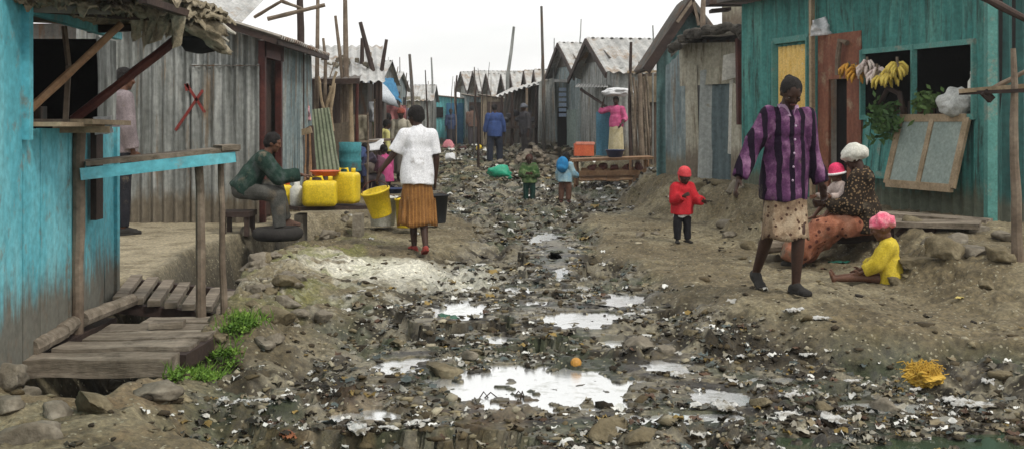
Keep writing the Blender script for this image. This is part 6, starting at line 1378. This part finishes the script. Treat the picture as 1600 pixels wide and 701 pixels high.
f.add(f.skirt(f.P.z - .115, .19, .15, .20, .165, (0, 0), .01, 14, top=-.09), 'shirt_hem', fabric('white_hem', [(.6, .6, .58), (.75, .75, .73)]))
f.add(f.trousers(.03, 1, .012, wide=1.15), 'trousers', fabric('dark_trousers', [(.010, .010, .013), (.022, .022, .026)]))
for q in 'LR': f.add(f.shoe(q), 'shoe', rubber)

# 9, 10 two children down the lane
f = Fig(.86, lean=(2, 0), head=(8, 0, 0), kid=True, bulk=1.2, arms={'R': ((.35, .1, -.9), (-.5, .7, .1)), 'L': ((-.35, .1, -.9), (.5, .7, .1))}, legs={'R': ((.08, 0, -1), (0, 0, -1)), 'L': ((-.08, 0, -1), (0, 0, -1))})
Y = 19.6; X = (827 - 800) / 1716 * Y
f.make('small child in a green jacket and dark green trousers facing up the lane', (X, Y, hz(X, Y)), R(178), skin_m, vox=.009)
f.add(f.hair('short', 1.03), 'hair', pm('brown_cap', [(.05, .02, .015), (.09, .035, .025)], 6))
f.add(f.top(.04, 1, .15, 1.2, .013, seed=8, thick_sleeve=1.5), 'jacket', fabric('dark_green_jacket', [(.022, .06, .02), (.06, .12, .04), (.2, .25, .12)], stripes=(2, 6, .15, (.09, .12, .06))))
f.add(f.trousers(.03, wide=1.2), 'trousers', fabric('dark_green_trousers', [(.01, .035, .028), (.02, .06, .05)]))
for q in 'LR': f.add(f.shoe(q), 'shoe', rubber)
f = Fig(.90, lean=(6, 0), head=(14, -10, 0), kid=True, bulk=1.15, arms={'R': ((.3, .2, -.9), (.1, .8, -.3)), 'L': ((-.35, 0, -.9), (-.1, .3, -.9))}, legs={'R': ((.08, .1, -1), (0, -.12, -1)), 'L': ((-.08, -.05, -1), (0, -.1, -1))})
Y = 19.2; X = (883 - 800) / 1716 * Y
f.make('small child with a bright blue backpack walking away up the lane', (X, Y, hz(X, Y)), R(-30), skin_m, vox=.009)
f.add(f.hair('short', 1.03), 'hair', hair_m)
f.add(f.top(.035, 1, .15, 1.2, .013, seed=8, thick_sleeve=1.4), 'jacket', fabric('pale_blue_jacket', [(.15, .33, .48), (.38, .5, .50)]))
f.add(f.trousers(.03, wide=1.2), 'trousers', fabric('brown_trousers', [(.09, .045, .03), (.15, .08, .055)]))
bm = MB(); c = f.P + f.T * .22 - f.fwd * .125; TM = f.rotm(f.right, f.fwd, f.T); bm.ell(c, (.12, .07, .145), TM); bm.ell(c - f.fwd * .04 - f.T * .05, (.085, .045, .06), TM)
f.add(fuse(bm, .01, 3), 'backpack', fabric('blue_backpack', [(.02, .14, .34), (.04, .26, .52)]))
for q in 'LR': f.add(f.shoe(q), 'shoe', pm('maroon_shoe', [(.08, .03, .025), (.13, .05, .04)], 8))

# 11 man in blue from behind
f = Fig(1.70, lean=(3, 0), head=(10, 0, 0), bulk=1.15, arms={'R': ((.26, 0, -1), (.1, .2, -1)), 'L': ((-.28, 0, -1), (-.12, .2, -1))}, legs={'R': ((.12, .1, -1), (.0, -.1, -1)), 'L': ((-.12, -.05, -1), (0, -.1, -1))})
Y = 31; X = (773 - 800) / 1716 * Y
f.make('man in a blue shirt and dark trousers walking away in the middle of the lane', (X, Y, hz(X, Y)), R(4), skin_m, vox=.013)
f.add(f.hair('short', 1.02), 'hair', hair_m)
f.add(f.top(.018, .9, .16, 1.12, .012, seed=5, thick_sleeve=1.15), 'shirt', fabric('blue_shirt', [(.030, .055, .16), (.05, .09, .24)]))
f.add(f.trousers(.026, wide=1.25), 'trousers', fabric('navy_trousers', [(.015, .02, .035), (.03, .037, .055)]))
for q in 'LR': f.add(f.shoe(q), 'shoe', rubber)

# 12 woman in pink with a bundle on her head
f = Fig(1.50, lean=(2, 0), head=(4, 0, 0), female=True, bulk=1.1, arms={'R': ((.8, .2, -.2), (-.3, .1, 1)), 'L': ((-.35, 0, -1), (.2, .6, -.5))})
Y = 26.2; X = (963 - 800) / 1716 * Y
f.make('woman in pink top and cream wrap with a white bundle on her head', (X, Y, hz(X, Y) - .02), R(160), skin_m, vox=.012)
f.add(f.top(.02, .7, .05, 1.08, .012, seed=5, thick_sleeve=1.2), 'top', fabric('pink_top', [(.42, .05, .16), (.62, .16, .30)]))
f.add(f.skirt(.12, .17, .14, .21, .19, (0, 0), .012, 10, top=.1), 'wrap_skirt', fabric('cream_wrap', [(.42, .36, .2), (.58, .52, .36)]))
f.add(f.hair('short', 1.02), 'hair', hair_m)
hw_ = f.root.location + Matrix.Rotation(R(160), 3, 'Z') @ f.hc
bm = bmesh.new(); bmesh.ops.create_icosphere(bm, subdivisions=4, radius=1); v = np.array([q.co[:] for q in bm.verts]); ff = [tuple(q.index for q in g.verts) for g in bm.faces]; bm.free()
v = v * (1 + .5 * noise3(v + 14, 2.0) + .3 * noise3(v + 3, 5))[:, None]
one(MB().add(v * np.array([.35, .2, .11]) + np.array(hw_ + Vector((.02, 0, .21))), ff), 'head_bundle', white_cloth, 'wide white cloth bundle balanced on the head of the woman in pink', 'bundle', smooth=True)

# 13-18 sellers and figures in the distance
def small_fig(px, py, Y, Ht, rz, label, topc, botc, seat=None, hatc=None, arms=None, legs=None, skirt=False, lean=(5, 0), z=None, nm=''):
    X = (px - 800) / 1716 * Y; f = Fig(Ht, lean=lean, head=(12, 0, 0), bulk=1.12, seat=seat, arms=arms, legs=legs)
    f.make(label, (X, Y, hz(X, Y) if z is None else z), R(rz), skin_m, vox=.015)
    f.add(f.top(.018, .8, .12, 1.1, .012, seed=px, thick_sleeve=1.15), 'shirt', fabric('top_%s' % nm, topc)); 
    if skirt: f.add(f.skirt(.2, .17, .14, .21, .19, (0, 0), .012, 10), 'skirt', fabric('bottom_%s' % nm, botc))
    else: f.add(f.trousers(.026, wide=1.2), 'trousers', fabric('bottom_%s' % nm, botc))
    if hatc: f.add(f.headwrap(px), 'headwrap', fabric('hat_%s' % nm, hatc))
    else: f.add(f.hair('short', 1.02), 'hair', hair_m)
    return f
SEATL = {'R': ((.15, 1, 0), (.05, .1, -1)), 'L': ((-.15, 1, 0), (-.05, .1, -1))}
small_fig(590, 230, 22.5, 1.5, -60, 'seller in a pale yellow shirt bending at the stall under the umbrella', [(.45, .42, .14), (.62, .58, .26)], [(.02, .02, .025), (.04, .04, .05)], lean=(22, 0), nm='yellow', skirt=True)
small_fig(628, 240, 24.0, 1.62, 170, 'figure in a beige top and russet headscarf beside the umbrella', [(.34, .31, .24), (.48, .45, .37)], [(.10, .09, .08), (.18, .16, .14)], hatc=[(.22, .05, .035), (.32, .10, .07)], nm='beige', skirt=True)
small_fig(611, 235, 25.0, 1.5, 100, 'figure in a white shirt between the yellow shirt and the beige top', [(.55, .57, .6), (.7, .72, .75)], [(.05, .05, .07), (.09, .09, .12)], nm='white', skirt=True)
small_fig(604, 262, 20.6, 1.35, 60, 'seated figure in magenta at the low table on the left', [(.35, .04, .14), (.5, .10, .24)], [(.05, .03, .06), (.09, .06, .1)], seat=.33, legs=SEATL, nm='magenta')
small_fig(565, 262, 20.4, 1.4, -80, 'seated seller in dark blue next to the white cloth on the left', [(.03, .04, .09), (.06, .07, .14)], [(.06, .05, .06), (.1, .09, .1)], seat=.35, legs=SEATL, nm='darkblue')
small_fig(822, 225, 31.0, 1.62, 120, 'dark clothed figure standing before the open stall', [(.03, .03, .035), (.07, .065, .07)], [(.04, .035, .035), (.07, .06, .06)], hatc=[(.10, .11, .13), (.16, .17, .2)], nm='dark')
small_fig(705, 212, 46, 1.62, 170, 'distant figure in dark blue at the door of the bright teal shack', [(.03, .05, .12), (.06, .09, .18)], [(.03, .03, .04), (.05, .05, .06)], nm='far')
small_fig(738, 212, 43, 1.6, 20, 'distant figure in brown walking toward the end of the lane', [(.10, .06, .045), (.16, .10, .08)], [(.05, .045, .05), (.08, .07, .08)], nm='farbrown')
